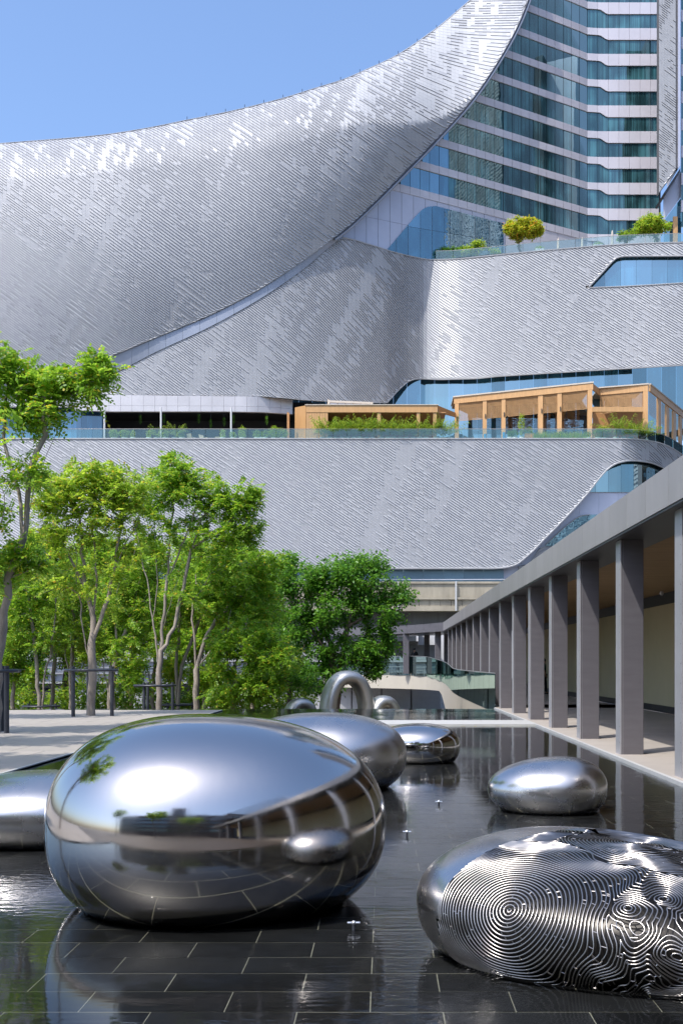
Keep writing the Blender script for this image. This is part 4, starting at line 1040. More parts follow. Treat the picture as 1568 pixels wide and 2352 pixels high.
def blades_mesh(name, O, mat_, parent, rng, size=.12, asp=.5, kind=None):
    """single broad leaves: folded along the midrib"""
    n = len(O); D = rng.normal(0, 1, (n, 3)); D[:, 2] = D[:, 2]*.5 - .35; D /= np.linalg.norm(D, axis=1, keepdims=True)
    S = np.cross(D, rng.normal(0, .5, (n, 3)) + np.array([0, 0, 1.0])); S /= np.maximum(np.linalg.norm(S, axis=1, keepdims=True), 1e-4)
    N_ = np.cross(S, D); s = size*rng.uniform(.6, 1.25, n)[:, None]
    a = O; b = O + D*s*.5 + S*s*asp*.5 + N_*s*.08; c = O + D*s - N_*s*.06; d = O + D*s*.5 - S*s*asp*.5 + N_*s*.08
    V = np.stack([a, b, c, d], 1).reshape(-1, 3)
    return np_mesh(name, V, np.arange(n*4).reshape(-1, 4), mat_, parent, kind=kind)
def tree(name, label, base, stems, blobs, seed, leaf, bark, npts=120, spr=8, r0=.14, group=None, pinn=True, leafsize=1.0, inner=.35, extra=None):
    """stems: polylines relative to base; blobs: (cx,cy,cz,rx,ry,rz,weight) relative to base"""
    rng = np.random.default_rng(seed); rr = random.Random(seed)
    root = empty(name, label, 'tree', base, group)
    nodes = []; par = []; srad = []
    for st in stems:
        st = [Vector(p) for p in st]
        start = min(range(len(nodes)), key=lambda q: (nodes[q]-st[0]).length) if nodes and (min((q-st[0]).length for q in nodes) < .25) else None
        ii = start
        if ii is None: nodes.append(st[0]); par.append(-1); srad.append(1); ii = len(nodes)-1
        for a, b in zip(st, st[1:]):
            m = max(1, int((b-a).length/.3))
            for q in range(1, m+1):
                p = a.lerp(b, q/m) + Vector((rr.gauss(0, .022), rr.gauss(0, .022), 0))
                nodes.append(p); par.append(ii); ii = len(nodes)-1
    w = np.array([b[6] for b in blobs], float); w /= w.sum(); pts = []
    for _ in range(npts):
        b = blobs[rng.choice(len(blobs), p=w)]
        d = rng.normal(0, 1, 3); d /= np.linalg.norm(d); r_ = rng.uniform(inner, 1)**.6
        pts.append(Vector((b[0]+d[0]*b[3]*r_, b[1]+d[1]*b[4]*r_, b[2]+d[2]*b[5]*r_)))
    ns = len(nodes); NA = np.array([list(q) for q in nodes]); PA = np.array([list(q) for q in pts])
    ordr = np.argsort([np.min(((NA - p)**2).sum(1)) for p in PA])
    NL = [tuple(q) for q in nodes]; tips = []
    for oi in ordr:
        p = Vector(PA[oi]); arr = np.array(NL); dv = arr - PA[oi]
        cost = np.sqrt((dv**2).sum(1)) + .45*np.maximum(0, dv[:, 2]+.1)
        j = int(np.argmin(cost)); a = nodes[j]; m = max(2, int((p-a).length/.35)); ii = j
        bow = Vector((rr.gauss(0, .06), rr.gauss(0, .06), .10))*(p-a).length
        for q in range(1, m+1):
            t = q/m; c = a.lerp(p, t) + bow*(4*t*(1-t))*.5
            nodes.append(c); NL.append(tuple(c)); par.append(ii); ii = len(nodes)-1
        tips.append(ii)
    nd = [0.0]*len(nodes); kids = [0]*len(nodes)
    for i in range(len(nodes)-1, -1, -1):
        nd[i] += 1 if kids[i] == 0 else 0
        if par[i] >= 0: nd[par[i]] += nd[i]; kids[par[i]] += 1
    mx = max(nd); rad = [max(.007, r0*(q/mx)**.66) for q in nd]
    chil = {}
    for i, p_ in enumerate(par): chil.setdefault(p_, []).append(i)
    mt = MB(); ml = MB()
    def walk_chain(i0, start):
        # follow the thickest child to make one continuous tapering limb
        stack = [(i0, start)]
        while stack:
            i, s0 = stack.pop(); line = [s0, i] if s0 is not None else [i]; cur = i
            while chil.get(cur):
                cs = sorted(chil[cur], key=lambda q: -nd[q]); 
                for c in cs[1:]: stack.append((c, cur))
                cur = cs[0]; line.append(cur)
            if len(line) < 2: continue
            rs = [rad[q] for q in line]
            if s0 is not None: rs[0] = min(rs[1]*1.15, rad[line[0]])
            big_ = rs[0] > r0*.25
            (mt if big_ else ml).tube([nodes[q] for q in line], rs, 7 if big_ else 4, cap=False)
    for r_ in chil.get(-1, []): walk_chain(r_, None)
    # root flare
    mt.build('trunk', bark, root, smooth=True)
    if ml.v: ml.build('branches', bark, root, smooth=True, kind='stuff')
    O = []; Dd = []
    for ti in tips:
        chain_ = [ti]; c = ti
        for _ in range(3):
            c = par[c]
            if c < ns: break
            chain_.append(c)
        p0 = nodes[ti]; out_ = (p0 - nodes[par[ti]]).normalized() if par[ti] >= 0 else Vector((0, 0, 1))
        for _ in range(spr):
            c = nodes[rr.choice(chain_)]; d = out_*.7 + Vector((rr.gauss(0, .7), rr.gauss(0, .7), rr.gauss(.05, .45)))
            O.append(list(c + Vector((rr.gauss(0, .06), rr.gauss(0, .06), rr.gauss(0, .05))))); Dd.append(list(d))
    O = np.array(O); Dd = np.array(Dd)
    if pinn: leaves_mesh('crown', (O, Dd), leaf, root, rng, L=.34*leafsize, ll=.105*leafsize, lw=.030*leafsize)
    else:
        OO_ = np.repeat(O, 5, 0) + rng.normal(0, .14, (len(O)*5, 3)); blades_mesh('crown', OO_, leaf, root, rng, size=.17*leafsize)
    return root
def PX(xd, yd, Y): return Vector(U(xd, yd, Y))
def stem_px(base, Y, pts, dy=None):
    out = []
    for i, (xd, yd) in enumerate(pts):
        Z = Y + (dy[i] if dy else 0); p = PX(xd, yd, Z) - base; out.append(tuple(p))
    return out
def blob_px(base, Y, xd, yd, rx, ry, rd, wgt, dy=0):
    p = PX(xd, yd, Y+dy) - base; s = Y/F
    return (p.x, p.y, p.z, rx*s, rd, ry*s, wgt)
# two feathery trees standing on the plaza
b = PX(-6, 1524+3978/24.9, 24.9); b.z = 0
T = 24.9
tree('tree', 'tall feathery tree at the left edge, tallest crown over the plaza', b,
     [[(0, 0, -.1)] + stem_px(b, T, [(-4, 1560), (4, 1440), (20, 1330), (52, 1240)]), stem_px(b, T, [(52, 1240), (66, 1165), (72, 1080), (98, 1000), (103, 930), (98, 880)]), stem_px(b, T, [(52, 1240), (48, 1160), (30, 1090), (6, 1010), (12, 930), (20, 880)]),
      stem_px(b, T, [(52, 1240), (78, 1120), (112, 1040), (130, 990)]), stem_px(b, T, [(4, 1440), (-20, 1330), (-8, 1240), (10, 1170), (-2, 1100)]), stem_px(b, T, [(20, 1330), (70, 1310), (118, 1280)]), stem_px(b, T, [(98, 880), (150, 870), (200, 850), (240, 838)]), stem_px(b, T, [(103, 930), (160, 905), (215, 880)])],
     [blob_px(b, T, 115, 875, 85, 55, .8, 3), blob_px(b, T, 215, 865, 45, 62, .6, 1.6), blob_px(b, T, 235, 835, 22, 25, .4, .5), blob_px(b, T, 20, 850, 60, 75, .9, 2.0), blob_px(b, T, 60, 950, 95, 50, .8, 1.6), blob_px(b, T, -60, 980, 60, 120, 1.0, 1.2), blob_px(b, T, 60, 1090, 70, 60, .7, .7), blob_px(b, T, 15, 1270, 70, 80, .8, 1.3), blob_px(b, T, -40, 1200, 60, 80, .8, .8), blob_px(b, T, -60, 800, 50, 60, .8, .8), blob_px(b, T, 90, 1290, 50, 40, .6, .5)],
     11, M['leaf'], M['bark'], npts=330, spr=6, r0=.095, leafsize=1.0, inner=.02)
T = 32.6; b = PX(211, 1524+3978/T, T); b.z = 0
tree('tree', 'feathery tree with a thick pale trunk in a round steel guard on the plaza', b,
     [[(0, 0, -.1)] + stem_px(b, T, [(212, 1560), (213, 1480), (212, 1420)]), stem_px(b, T, [(212, 1420), (196, 1350), (188, 1270), (182, 1190), (160, 1130), (120, 1090)]), stem_px(b, T, [(213, 1480), (240, 1400), (262, 1320), (272, 1240), (284, 1170), (292, 1110)]),
      stem_px(b, T, [(212, 1420), (222, 1330), (216, 1240), (210, 1160), (196, 1080)]), stem_px(b, T, [(262, 1320), (290, 1240), (325, 1180)]), stem_px(b, T, [(196, 1350), (150, 1260), (120, 1190)]), stem_px(b, T, [(212, 1540), (190, 1440), (180, 1340), (172, 1250), (150, 1170)]), stem_px(b, T, [(188, 1270), (204, 1180), (230, 1100)])],
     [blob_px(b, T, 180, 1110, 100, 62, 1.1, 3), blob_px(b, T, 280, 1120, 70, 60, 1.0, 2.2), blob_px(b, T, 115, 1150, 60, 65, .9, 1.6), blob_px(b, T, 240, 1190, 90, 60, .9, 1.3), blob_px(b, T, 150, 1230, 80, 60, .9, 1.0), blob_px(b, T, 290, 1270, 60, 70, .8, .7), blob_px(b, T, 130, 1330, 60, 60, .8, .7), blob_px(b, T, 215, 1350, 90, 60, .8, .6)],
     12, M['leaf_yel'], M['bark'], npts=370, spr=6, r0=.12, leafsize=.98, inner=.02)
# trees beyond the pond edge
def back_tree(label, xb, T, zg, stems, blobs, seed, leaf='leaf', npts=150, spr=8, r0=.13, bark='bark', **k):
    b = Vector(((xb-VX)/F*T, T, zg))
    first = [(0, 0, -.1)]
    ST = []
    for i, s in enumerate(stems): ST.append((first if i == 0 or k.get('multi') else []) + stem_px(b, T, s))
    k.pop('multi', None)
    return tree('tree', label, b, ST, [blob_px(b, T, *q) for q in blobs], seed, M[leaf], M[bark], npts=npts, spr=spr, r0=r0, **k)
G2 = 'feathery trees beyond the pond edge'
back_tree('feathery tree with wide green crown, right of the thick pale trunk, three steep dark limbs', 366, 40.5, -.55,
    [[(366, 1560), (362, 1500), (352, 1440), (340, 1350), (318, 1240), (300, 1180)], [(366, 1560), (372, 1450), (386, 1330), (392, 1220), (400, 1130)], [(372, 1500), (400, 1440), (420, 1350), (440, 1260), (462, 1190), (500, 1150)], [(386, 1330), (440, 1200), (470, 1120)], [(352, 1440), (362, 1320), (356, 1200)], [(440, 1260), (500, 1220), (560, 1170)], [(372, 1450), (410, 1330), (420, 1240), (430, 1160)]],
    [(410, 1110, 90, 55, 1.3, 2.8), (520, 1150, 80, 52, 1.2, 2.6), (580, 1150, 36, 44, .8, .9), (330, 1160, 60, 60, 1.0, 1.4), (455, 1210, 100, 52, 1.2, 1.8), (560, 1225, 50, 44, .9, 1.0), (510, 1300, 80, 45, .9, .9), (400, 1065, 45, 20, .8, .7), (350, 1260, 60, 60, .9, .8), (430, 1360, 60, 50, .9, .5)],
    21, 'leaf', npts=430, spr=7, r0=.11, group=G2, leafsize=1.05, inner=.02)
back_tree('slender forked feathery tree at the far left, its pale stems in a low steel ring', 95, 46, -1.55,
    [[(88, 1560), (82, 1500), (72, 1420), (64, 1340)], [(102, 1560), (118, 1490), (130, 1400), (124, 1310)]],
    [(60, 1380, 60, 60, 1.2, 2), (130, 1340, 60, 70, 1.2, 2), (50, 1290, 70, 50, 1.2, 2), (110, 1460, 60, 40, 1.0, 1), (20, 1450, 50, 50, 1.0, 1)],
    22, 'leaf', npts=240, r0=.10, group=G2, multi=True)
back_tree('feathery tree with twin stems between the thick trunk and the far left tree', 163, 49, -1.55,
    [[(163, 1560), (168, 1490), (172, 1420), (160, 1340)], [(163, 1570), (150, 1480), (142, 1400)]],
    [(170, 1340, 60, 60, 1.2, 2), (140, 1430, 50, 50, 1.1, 1.4), (200, 1440, 40, 60, 1.0, 1), (215, 1540, 25, 35, .7, .3)],
    23, 'leaf_mid', npts=200, r0=.10, group=G2, multi=True)
back_tree('pale slim feathery tree just right of the thick guarded trunk', 262, 45, -1.55,
    [[(258, 1600), (262, 1540), (268, 1470), (266, 1380), (276, 1290)], [(262, 1540), (292, 1440), (310, 1380), (330, 1300)]],
    [(300, 1310, 60, 60, 1.2, 2), (260, 1370, 50, 60, 1.1, 1.4), (330, 1400, 50, 60, 1.1, 1.4), (300, 1500, 50, 50, .9, .8), (320, 1570, 35, 25, .7, .5)],
    24, 'leaf', npts=260, r0=.11, group=G2, multi=False)
back_tree('feathery tree with peeling brown stems behind the low steel ring in the middle', 408, 47.5, -1.55,
    [[(406, 1590), (404, 1530), (412, 1440), (420, 1360), (430, 1290)], [(412, 1590), (416, 1530), (440, 1470), (470, 1400), (490, 1340)]],
    [(440, 1320, 70, 60, 1.3, 2), (400, 1400, 50, 60, 1.1, 1.4), (480, 1390, 60, 60, 1.2, 1.6), (520, 1330, 50, 50, 1.1, 1.2), (370, 1480, 40, 40, .9, .5)],
    25, 'leaf', npts=260, r0=.11, group=G2, multi=True)
back_tree('feathery tree with a low leaning limb reaching right toward the dark green tree', 452, 43.5, -1.45,
    [[(452, 1590), (450, 1540), (446, 1470), (440, 1400), (452, 1320)], [(450, 1540), (470, 1470), (500, 1420), (550, 1370), (590, 1340)], [(450, 1540), (480, 1500), (520, 1440), (560, 1400)]],
    [(560, 1330, 70, 60, 1.3, 2), (500, 1370, 70, 50, 1.2, 1.8), (610, 1300, 50, 50, 1.1, 1.2), (560, 1420, 60, 45, 1.1, 1.2), (500, 1290, 50, 40, 1.1, 1), (600, 1400, 50, 50, 1, 1)],
    26, 'leaf', npts=330, r0=.12, group=G2)
back_tree('feathery tree with arching lower branches left of the small steel loop', 535, 42, -1.45,
    [[(536, 1600), (540, 1540), (556, 1480), (570, 1420)], [(536, 1600), (548, 1560), (590, 1530), (620, 1500)], [(536, 1600), (524, 1540), (520, 1470), (530, 1400)]],
    [(560, 1470, 70, 55, 1.2, 2), (510, 1500, 45, 50, 1, 1), (600, 1580, 60, 32, .9, 1.3), (510, 1600, 45, 25, .8, .9), (640, 1510, 50, 60, 1.0, 1.2), (560, 1555, 50, 30, .9, .8)],
    27, 'leaf', npts=300, r0=.11, group=G2)
back_tree('broad dark green tree with glossy leaves behind the steel arches', 770, 52, -1.9,
    [[(772, 1560), (765, 1500), (745, 1440), (720, 1370)], [(772, 1560), (790, 1480), (810, 1400), (820, 1330)], [(765, 1500), (800, 1440), (860, 1400)], [(772, 1560), (740, 1480), (690, 1420), (660, 1360)]],
    [(700, 1330, 70, 50, 1.8, 2.6), (830, 1330, 75, 55, 1.8, 3), (860, 1295, 45, 30, 1.2, 1.1), (770, 1400, 110, 60, 2, 3.6), (880, 1400, 60, 60, 1.6, 2), (930, 1360, 36, 32, 1.0, .9), (680, 1430, 70, 60, 1.8, 2.2), (800, 1490, 90, 45, 1.7, 2.2), (860, 1530, 30, 40, 1, .7), (680, 1520, 60, 50, 1.5, 1.6), (655, 1290, 28, 20, .8, .5), (740, 1560, 60, 40, 1.2, 1.6), (870, 1480, 50, 50, 1.2, 1.6), (770, 1310, 60, 40, 1.4, 2)],
    28, 'leaf_dark', npts=760, spr=9, r0=.24, bark='bark_dark', pinn=False, leafsize=1.12, inner=.2)
back_tree('dark green shrubby tree under the broad glossy tree, right behind the low loop', 660, 47, -1.55,
    [[(664, 1580), (650, 1530), (640, 1480)], [(664, 1580), (690, 1530), (700, 1480)]],
    [(640, 1540, 50, 50, 1.2, 2), (700, 1560, 40, 40, 1, 1.2), (600, 1500, 40, 40, 1, 1)],
    29, 'leaf_dark', npts=110, spr=8, r0=.12, bark='bark_dark', pinn=False, leafsize=.9, multi=True)
# darker canopy trees further back on the left
for i, (xb, T, bl, sd, lab) in enumerate((
    (20, 60, [(20, 1370, 90, 90, 3, 3), (-40, 1440, 70, 80, 3, 2), (60, 1480, 70, 70, 2.5, 2), (20, 1560, 60, 40, 2, 1)], 31, 'dense dark tree filling the far left behind the feathery trees'),
    (150, 63, [(130, 1370, 80, 70, 3, 3), (200, 1350, 70, 80, 3, 2), (160, 1470, 80, 60, 2.5, 2)], 32, 'dense mid green tree behind the thick guarded trunk'),
    (300, 62, [(290, 1330, 80, 70, 3, 3), (350, 1400, 70, 70, 3, 2), (280, 1450, 60, 50, 2.5, 1.5)], 33, 'dense mid green tree behind the three dark limbs'),
    (440, 64, [(450, 1350, 80, 70, 3, 3), (520, 1410, 80, 70, 3, 2.4), (420, 1450, 60, 50, 2.5, 1.5)], 34, 'dense mid green tree behind the peeling brown stems'),
    (590, 62, [(590, 1370, 70, 70, 3, 3), (620, 1460, 70, 70, 3, 2.4), (560, 1300, 50, 40, 2.2, 1)], 35, 'dense mid green tree left of the broad glossy tree'))):
    back_tree(lab, xb, T, -1.6, [[(xb, 1580), (xb+8, 1500), (xb-5, 1420)]], bl, sd, 'leaf_mid' if i else 'leaf_dark', npts=420, spr=8, r0=.2, bark='bark_dark', pinn=False, leafsize=1.25, inner=.2)
tree('tree', 'yellow green leafy tree seen through the footbridge opening', Vector((5.0, 95, -2.2)), [[(0, 0, 0), (0, 0, 2), (-.3, 0, 3.5)]],
     [(-1.2, 0, 3.6, 1.9, 1.2, 1.5, 2), (1.0, 0, 4.0, 1.6, 1.2, 1.2, 1)], 36, M['leaf_yel'], M['bark'], npts=110, pinn=False, r0=.14)
# trees behind and beside the camera, whose crowns shade the plaza and show in the polished steel
for i, (x, y, h, sd) in enumerate(((-10.4, 23.0, 7.4, 41), (-12.2, 29.6, 7.2, 42), (-7.9, 14.8, 7.2, 43), (-7.5, 9.0, 7.0, 44), (-14, -4, 7.5, 45), (-9.1, 19.4, 7.2, 46), (-6.5, -7, 7.5, 47), (-1.0, -12, 7.5, 48))):
    tree('tree', ('feathery tree left of the picture casting dappled shade on the middle of the plaza', 'feathery tree left of the picture shading the far plaza', 'feathery tree left of the picture shading the near plaza', 'feathery tree beside the camera, mirrored in the largest pebble', 'feathery tree behind the camera on the plaza', 'feathery tree left of the picture, between its neighbours, shading the plaza centre', 'feathery tree behind the camera at the edge of the shade-brown paving', 'feathery tree straight behind the camera before the riverside block')[i], Vector((x, y, 0)),
         [[(0, 0, -.1), (.05, 0, 1.6), (-.3, .1, 3.2), (-.6, 0, 4.6)], [(.05, 0, 1.6), (.5, .1, 3.2), (.9, .2, 4.8)], [(-.3, .1, 3.2), (.1, -.4, 4.6)]],
         [(-.8, 0, h-1.6, 1.5, 1.4, .9, 2), (.9, .2, h-1.5, 1.5, 1.4, .9, 2), (0, -.6, h-.9, 1.3, 1.3, .7, 1.6), (.2, .8, h-2.3, 1.6, 1.2, .7, 1)], sd, M['leaf'], M['bark'], npts=130, spr=7, r0=.14, leafsize=1.25)

rng_ = np.random.default_rng(77); n_ = 26000
Pp = np.stack([rng_.uniform(-27, -3.5, n_), rng_.uniform(56, 60, n_), rng_.uniform(0, 1, n_)], 1); hh_ = 1.0 + .9*np.sin(Pp[:, 0]*1.9)*np.sin(Pp[:, 0]*.7+1) + .5*np.sin(Pp[:, 0]*5.1); Pp[:, 2] = -1.6 + Pp[:, 2]*np.clip(hh_+.9, .5, 3)
blades_mesh('shrub_bed', Pp, M['leaf_mid'], None, rng_, size=.24, kind='stuff')
GF = 'bright feathery trees in the second row beyond the pond'
for i, (xb, T, bl, sd, lab) in enumerate((
    (30, 53, [(20, 1330, 60, 50, 1.8, 2), (50, 1420, 60, 45, 1.8, 2), (10, 1500, 50, 40, 1.6, 1.5), (70, 1545, 40, 30, 1.2, .8)], 61, 'bright feathery tree low at the far left, second row, left of the forked stems'),
    (120, 55, [(110, 1250, 60, 40, 1.6, 2), (150, 1320, 60, 50, 1.8, 2), (110, 1400, 55, 45, 1.8, 2), (190, 1500, 35, 40, 1.4, 1)], 62, 'bright feathery tree in the second row between forked stems and thick trunk'),
    (250, 54, [(230, 1270, 60, 45, 1.6, 2), (270, 1380, 60, 55, 1.8, 2.2), (240, 1470, 45, 45, 1.5, 1.5), (310, 1540, 30, 30, 1.2, .7)], 63, 'bright feathery tree in the second row just right of the thick trunk'),
    (350, 56, [(340, 1280, 60, 50, 1.6, 2), (380, 1370, 60, 50, 1.8, 2), (340, 1460, 50, 45, 1.6, 1.6), (400, 1530, 35, 35, 1.2, .8)], 64, 'bright feathery tree in the second row behind the three dark limbs'),
    (470, 55, [(450, 1270, 60, 45, 1.6, 2), (500, 1450, 60, 50, 1.8, 2), (430, 1480, 45, 40, 1.5, 1.3), (480, 1550, 50, 32, 1.2, 1)], 65, 'bright feathery tree in the second row behind the leaning limb'),
    (580, 54, [(540, 1270, 55, 40, 1.6, 1.6), (600, 1350, 60, 50, 1.8, 2), (590, 1440, 60, 50, 1.8, 2), (620, 1540, 50, 45, 1.4, 1.6)], 66, 'bright feathery tree in the second row touching the broad glossy tree'))):
    back_tree(lab, xb, T, -1.6, [[(xb, 1600), (xb+6, 1520), (xb-4, 1440), (xb+10, 1350)], [(xb, 1600), (xb-14, 1520), (xb-22, 1440)], [(xb+6, 1520), (xb+34, 1430)]], bl, sd, ('leaf', 'leaf_yel', 'leaf', 'leaf_yel', 'leaf', 'leaf')[i], npts=330, spr=8, r0=.10, group=GF, leafsize=1.25, inner=.15)

# tree guards: round steel hoops on posts
def guard(label, X, Y, z, h, rad, a0, n=3):
    r_ = empty('tree_guard', label, 'tree guard', (X, Y, z), 'steel hoop tree guards')
    for k in range(n):
        a = a0 + 2*math.pi*k/n; q = MB(); q.tube([(rad*.86*math.cos(a), rad*.86*math.sin(a), -.05), (rad*.86*math.cos(a), rad*.86*math.sin(a), h+.05)], .055, 12); q.build('post', M['darksteel'], r_, smooth=False)
    q = MB(); q.tube([(rad*math.cos(2*math.pi*k/36), rad*math.sin(2*math.pi*k/36), h-.06) for k in range(37)], .038, 8); q.build('hoop', M['darksteel'], r_, smooth=True)
guard('steel hoop guard round the thick pale trunk on the plaza', (210-VX)/F*32.4, 32.4, 0, 1.37, .72, R(232))
guard('steel hoop guard cut by the left edge, nearest of the guards', (-8-VX)/F*24.9, 24.7, 0, 1.40, .55, R(-35))
guard('steel hoop guard with one post in front of the three dark limbs', (356-VX)/F*40.2, 40.2, -.55, 1.33, .72, R(245))
guard('low steel hoop guard around the forked tree at the far left', (95-VX)/F*46, 46, -1.55, 1.38, .72, R(235))
guard('low steel hoop guard around the peeling brown stems in the middle', (408-VX)/F*47.5, 47.5, -1.55, 1.38, .72, R(240))

# ------------------------------------------------------------------ terrace furniture and planting
def palm_mesh(seed, h=3.3, fr=22):
    rng = np.random.default_rng(seed); V = []
    for f_ in range(fr):
        a = rng.uniform(0, 6.28); tilt = rng.uniform(.18, .75); L = h*rng.uniform(.65, 1.0); n = 9
        prev = None
        for k in range(1, n+1):
            t = k/n; r_ = L*t*math.sin(tilt)*(1+.35*t); z = L*t*math.cos(tilt) - .55*t**2.4*L*tilt
            p = np.array([r_*math.cos(a), r_*math.sin(a), z]); tan = np.array([math.cos(a)*.6, math.sin(a)*.6, .35-.9*t]); tan /= np.linalg.norm(tan)
            sd = np.array([-math.sin(a), math.cos(a), 0])
            if k >= 3:
                for s in (-1, 1):
                    ld = sd*s*.8 + tan*.7 + np.array([0, 0, -.25]) + rng.normal(0, .08, 3); ld /= np.linalg.norm(ld); l_ = .42*h/2.3*(1-.45*abs(t-.5)); w_ = np.cross(ld, [0, 0, 1.0])*.055
                    V += [p, p+ld*l_*.5+w_, p+ld*l_, p+ld*l_*.5-w_]
            if prev is not None: o_ = sd*.012; V += [prev-o_, prev+o_, p+o_, p-o_]
            prev = p
    me = bpy.data.meshes.new('fronds'); me.from_pydata([tuple(v) for v in V], [], [(4*i, 4*i+1, 4*i+2, 4*i+3) for i in range(len(V)//4)]); me.materials.append(M['leaf_palm']); return me
palms = [palm_mesh(s) for s in (1, 2, 3, 4, 5)]
def pot_mesh(r_, h, m_, name='pot'):
    q = MB(); q.lathe([(r_*.74, 0), (r_*.95, h*.5), (r_, h), (r_*.88, h), (r_*.85, h*.9), (.0001, h*.88)], 0, 0, 14); me = bpy.data.meshes.new(name); me.from_pydata(q.v, [], q.f); me.materials.append(m_); return me
potm = pot_mesh(.35, .52, M['pot']); potw = pot_mesh(.33, .55, M['pot_white'])
def bush_mesh(rx, ry, rz, n, seed, leaf, size=.13):
    rng = np.random.default_rng(seed); d = rng.normal(0, 1, (n, 3)); d /= np.linalg.norm(d, axis=1, keepdims=True); r_ = rng.uniform(.35, 1, n)[:, None]**.5
    lump = 1 + .22*np.sin(d[:, 0:1]*5+seed)*np.cos(d[:, 2:3]*6) ; O = d*r_*lump*np.array([rx, ry, rz]) + np.array([0, 0, rz])
    o = blades_mesh('foliage', O, leaf, None, rng, size); me = o.data; bpy.data.objects.remove(o); return me
def potted(name, label, xd, Z, top_me, z0=TZ, pot=potm, group=None, sc=1.0, dz=.45, yb=None, cat='potted plant', rz=0):
    X = (xd-VX)/F*Z; r_ = empty(name, label, cat, (X, Z, z0), group, rz=rz)
    if pot is not None: link('pot', pot, r_)
    t = link('fronds' if name == 'potted_palm' else 'foliage', top_me, r_); t.location = (0, 0, dz if pot is not None else 0); t.scale = (sc, sc, sc); return r_
ords = ['first', 'second', 'third', 'fourth', 'fifth', 'sixth', 'seventh', 'eighth', 'ninth']
rows = (([741, 755.5, 770, 784.5, 798.6, 812.7, 826.5, 840.9, 854.5], 'left group of nine'), ([875.5, 890.4, 904, 918, 932, 948.8, 963, 977], 'middle group of eight'), ([1001, 1016.7, 1031], 'right group of three'))
for xs_, nm in rows:
    for i, xd in enumerate(xs_):
        potted('potted_palm', '%s palm from the left in the %s pale green pots' % (ords[i], nm), xd, 131.4 + .2*random.random(), palms[random.randrange(5)], group='potted palms along the lower terrace', sc=random.uniform(.85, 1.12), rz=random.uniform(0, 6))
for i, xd in enumerate([1413.4, 1430.4, 1446.5, 1467, 1480.5]):
    potted('potted_palm', '%s palm from the left among five at the terrace right end' % ords[i], xd, 131.4 if xd < 1450 else 132.6, palms[i], group='potted palms at the right end of the terrace', sc=random.uniform(.8, 1.15), rz=i*1.3)
bg1 = bush_mesh(.55, .5, .5, 500, 1, M['leaf_mid']); bg2 = bush_mesh(.42, .4, .62, 420, 2, M['leaf_yel']); bg3 = bush_mesh(.8, .5, .55, 800, 3, M['leaf_mid']); bg4 = bush_mesh(.35, .35, 1.35, 600, 4, M['leaf_yel']); bgd = bush_mesh(.4, .4, .5, 400, 5, M['leaf_dark'])
for xd, me, lab, sc in ((262, bg3, 'round green shrub at the left end of the restaurant terrace', 1.0), (286, bg3, 'round green shrub second from the left on the restaurant terrace', .95), (306, bg2, 'small yellow green shrub on the restaurant terrace', .8),
                        (342, bg2, 'small bronze tipped shrub left of the fan palm', .8), (360, palms[1], 'dark leaved fan plant beside the middle terrace post', .6), (402, palms[3], 'spiky yellow green palm alone before the dark restaurant', .75), (418, bg1, 'low pale plant right of the spiky palm', .7), (380, bg1, 'low green plant left of the spiky palm', .8),
                        (511.6, bg2, 'slim yellow topped shrub left of the third terrace post', .9), (556, bg2, 'bronze pointed shrub between two topiaries', 1.15), (535, bg3, 'low spreading green shrub below the third terrace post', .7), (590, bg1, 'clipped topiary ball, left of the pair', .95), (609, bg1, 'clipped topiary ball, right of the pair', .9), (600, bgd, 'low plant between the clipped topiary balls', .7),
                        (630, bg3, 'dense green hedge plant left of the timber kiosk', 1.3), (648, bg3, 'dense green hedge plant touching the timber kiosk', 1.1),
                        (1170.4, bgd, 'small dark shrub in a white pot, left of the slim terrace tree', .9), (1181, bgd, 'small round shrub in a white pot next to the slim terrace tree', 1.0), (1197, bg4, 'slim upright young tree in a large white pot on the terrace', 1.15), (1350, bgd, 'dark round shrub beside the tallest timber post', .8), (1385, bg3, 'leafy shrub over the slatted planter at the pavilion corner', 1.3), (1372, bg1, 'pale leafy shrub at the left end of the slatted planter', 1.1)):
    white = xd in (1170.4, 1181, 1197)
    potted('potted_shrub', lab, xd, 131.6, me, pot=potw if white else potm, sc=sc, rz=xd)
# planters with grass
def grass_mesh(w, d, h, n, seed):
    rng = np.random.default_rng(seed); P_ = np.stack([rng.uniform(-w/2, w/2, n), rng.uniform(-d/2, d/2, n), np.zeros(n)], 1); D = np.stack([rng.normal(0, .35, n), rng.normal(0, .35, n), np.ones(n)], 1)*h*rng.uniform(.5, 1.1, n)[:, None]
    wv_ = np.stack([np.full(n, .03), rng.normal(0, .02, n), np.zeros(n)], 1); V = np.stack([P_-wv_, P_+wv_, P_+D+wv_*.2, P_+D-wv_*.2], 1).reshape(-1, 3)
    return V
for xa, xb, lab, sd in ((1224, 1260, 'short grass planter left of the dark bench rail', 1), (1264, 1350, 'long planter of tall yellow green grass', 2)):
    X0_, X1_ = (xa-VX)/F*131.6, (xb-VX)/F*131.6; r_ = empty('grass_planter', lab, 'planter', ((X0_+X1_)/2, 131.6, TZ), 'grass planters on the terrace')
    q = MB(); w_ = (X1_-X0_)/2; q.cbox(-w_, w_, -.25, .25, 0, .22, .02); q.build('trough', M['greywall'], r_)
    V = grass_mesh(2*w_, .5, 1.0, int(260*w_), sd); V[:, 2] += .2; np_mesh('grass', V, np.arange(len(V)).reshape(-1, 4), M['leaf_yel'], r_, kind='stuff')
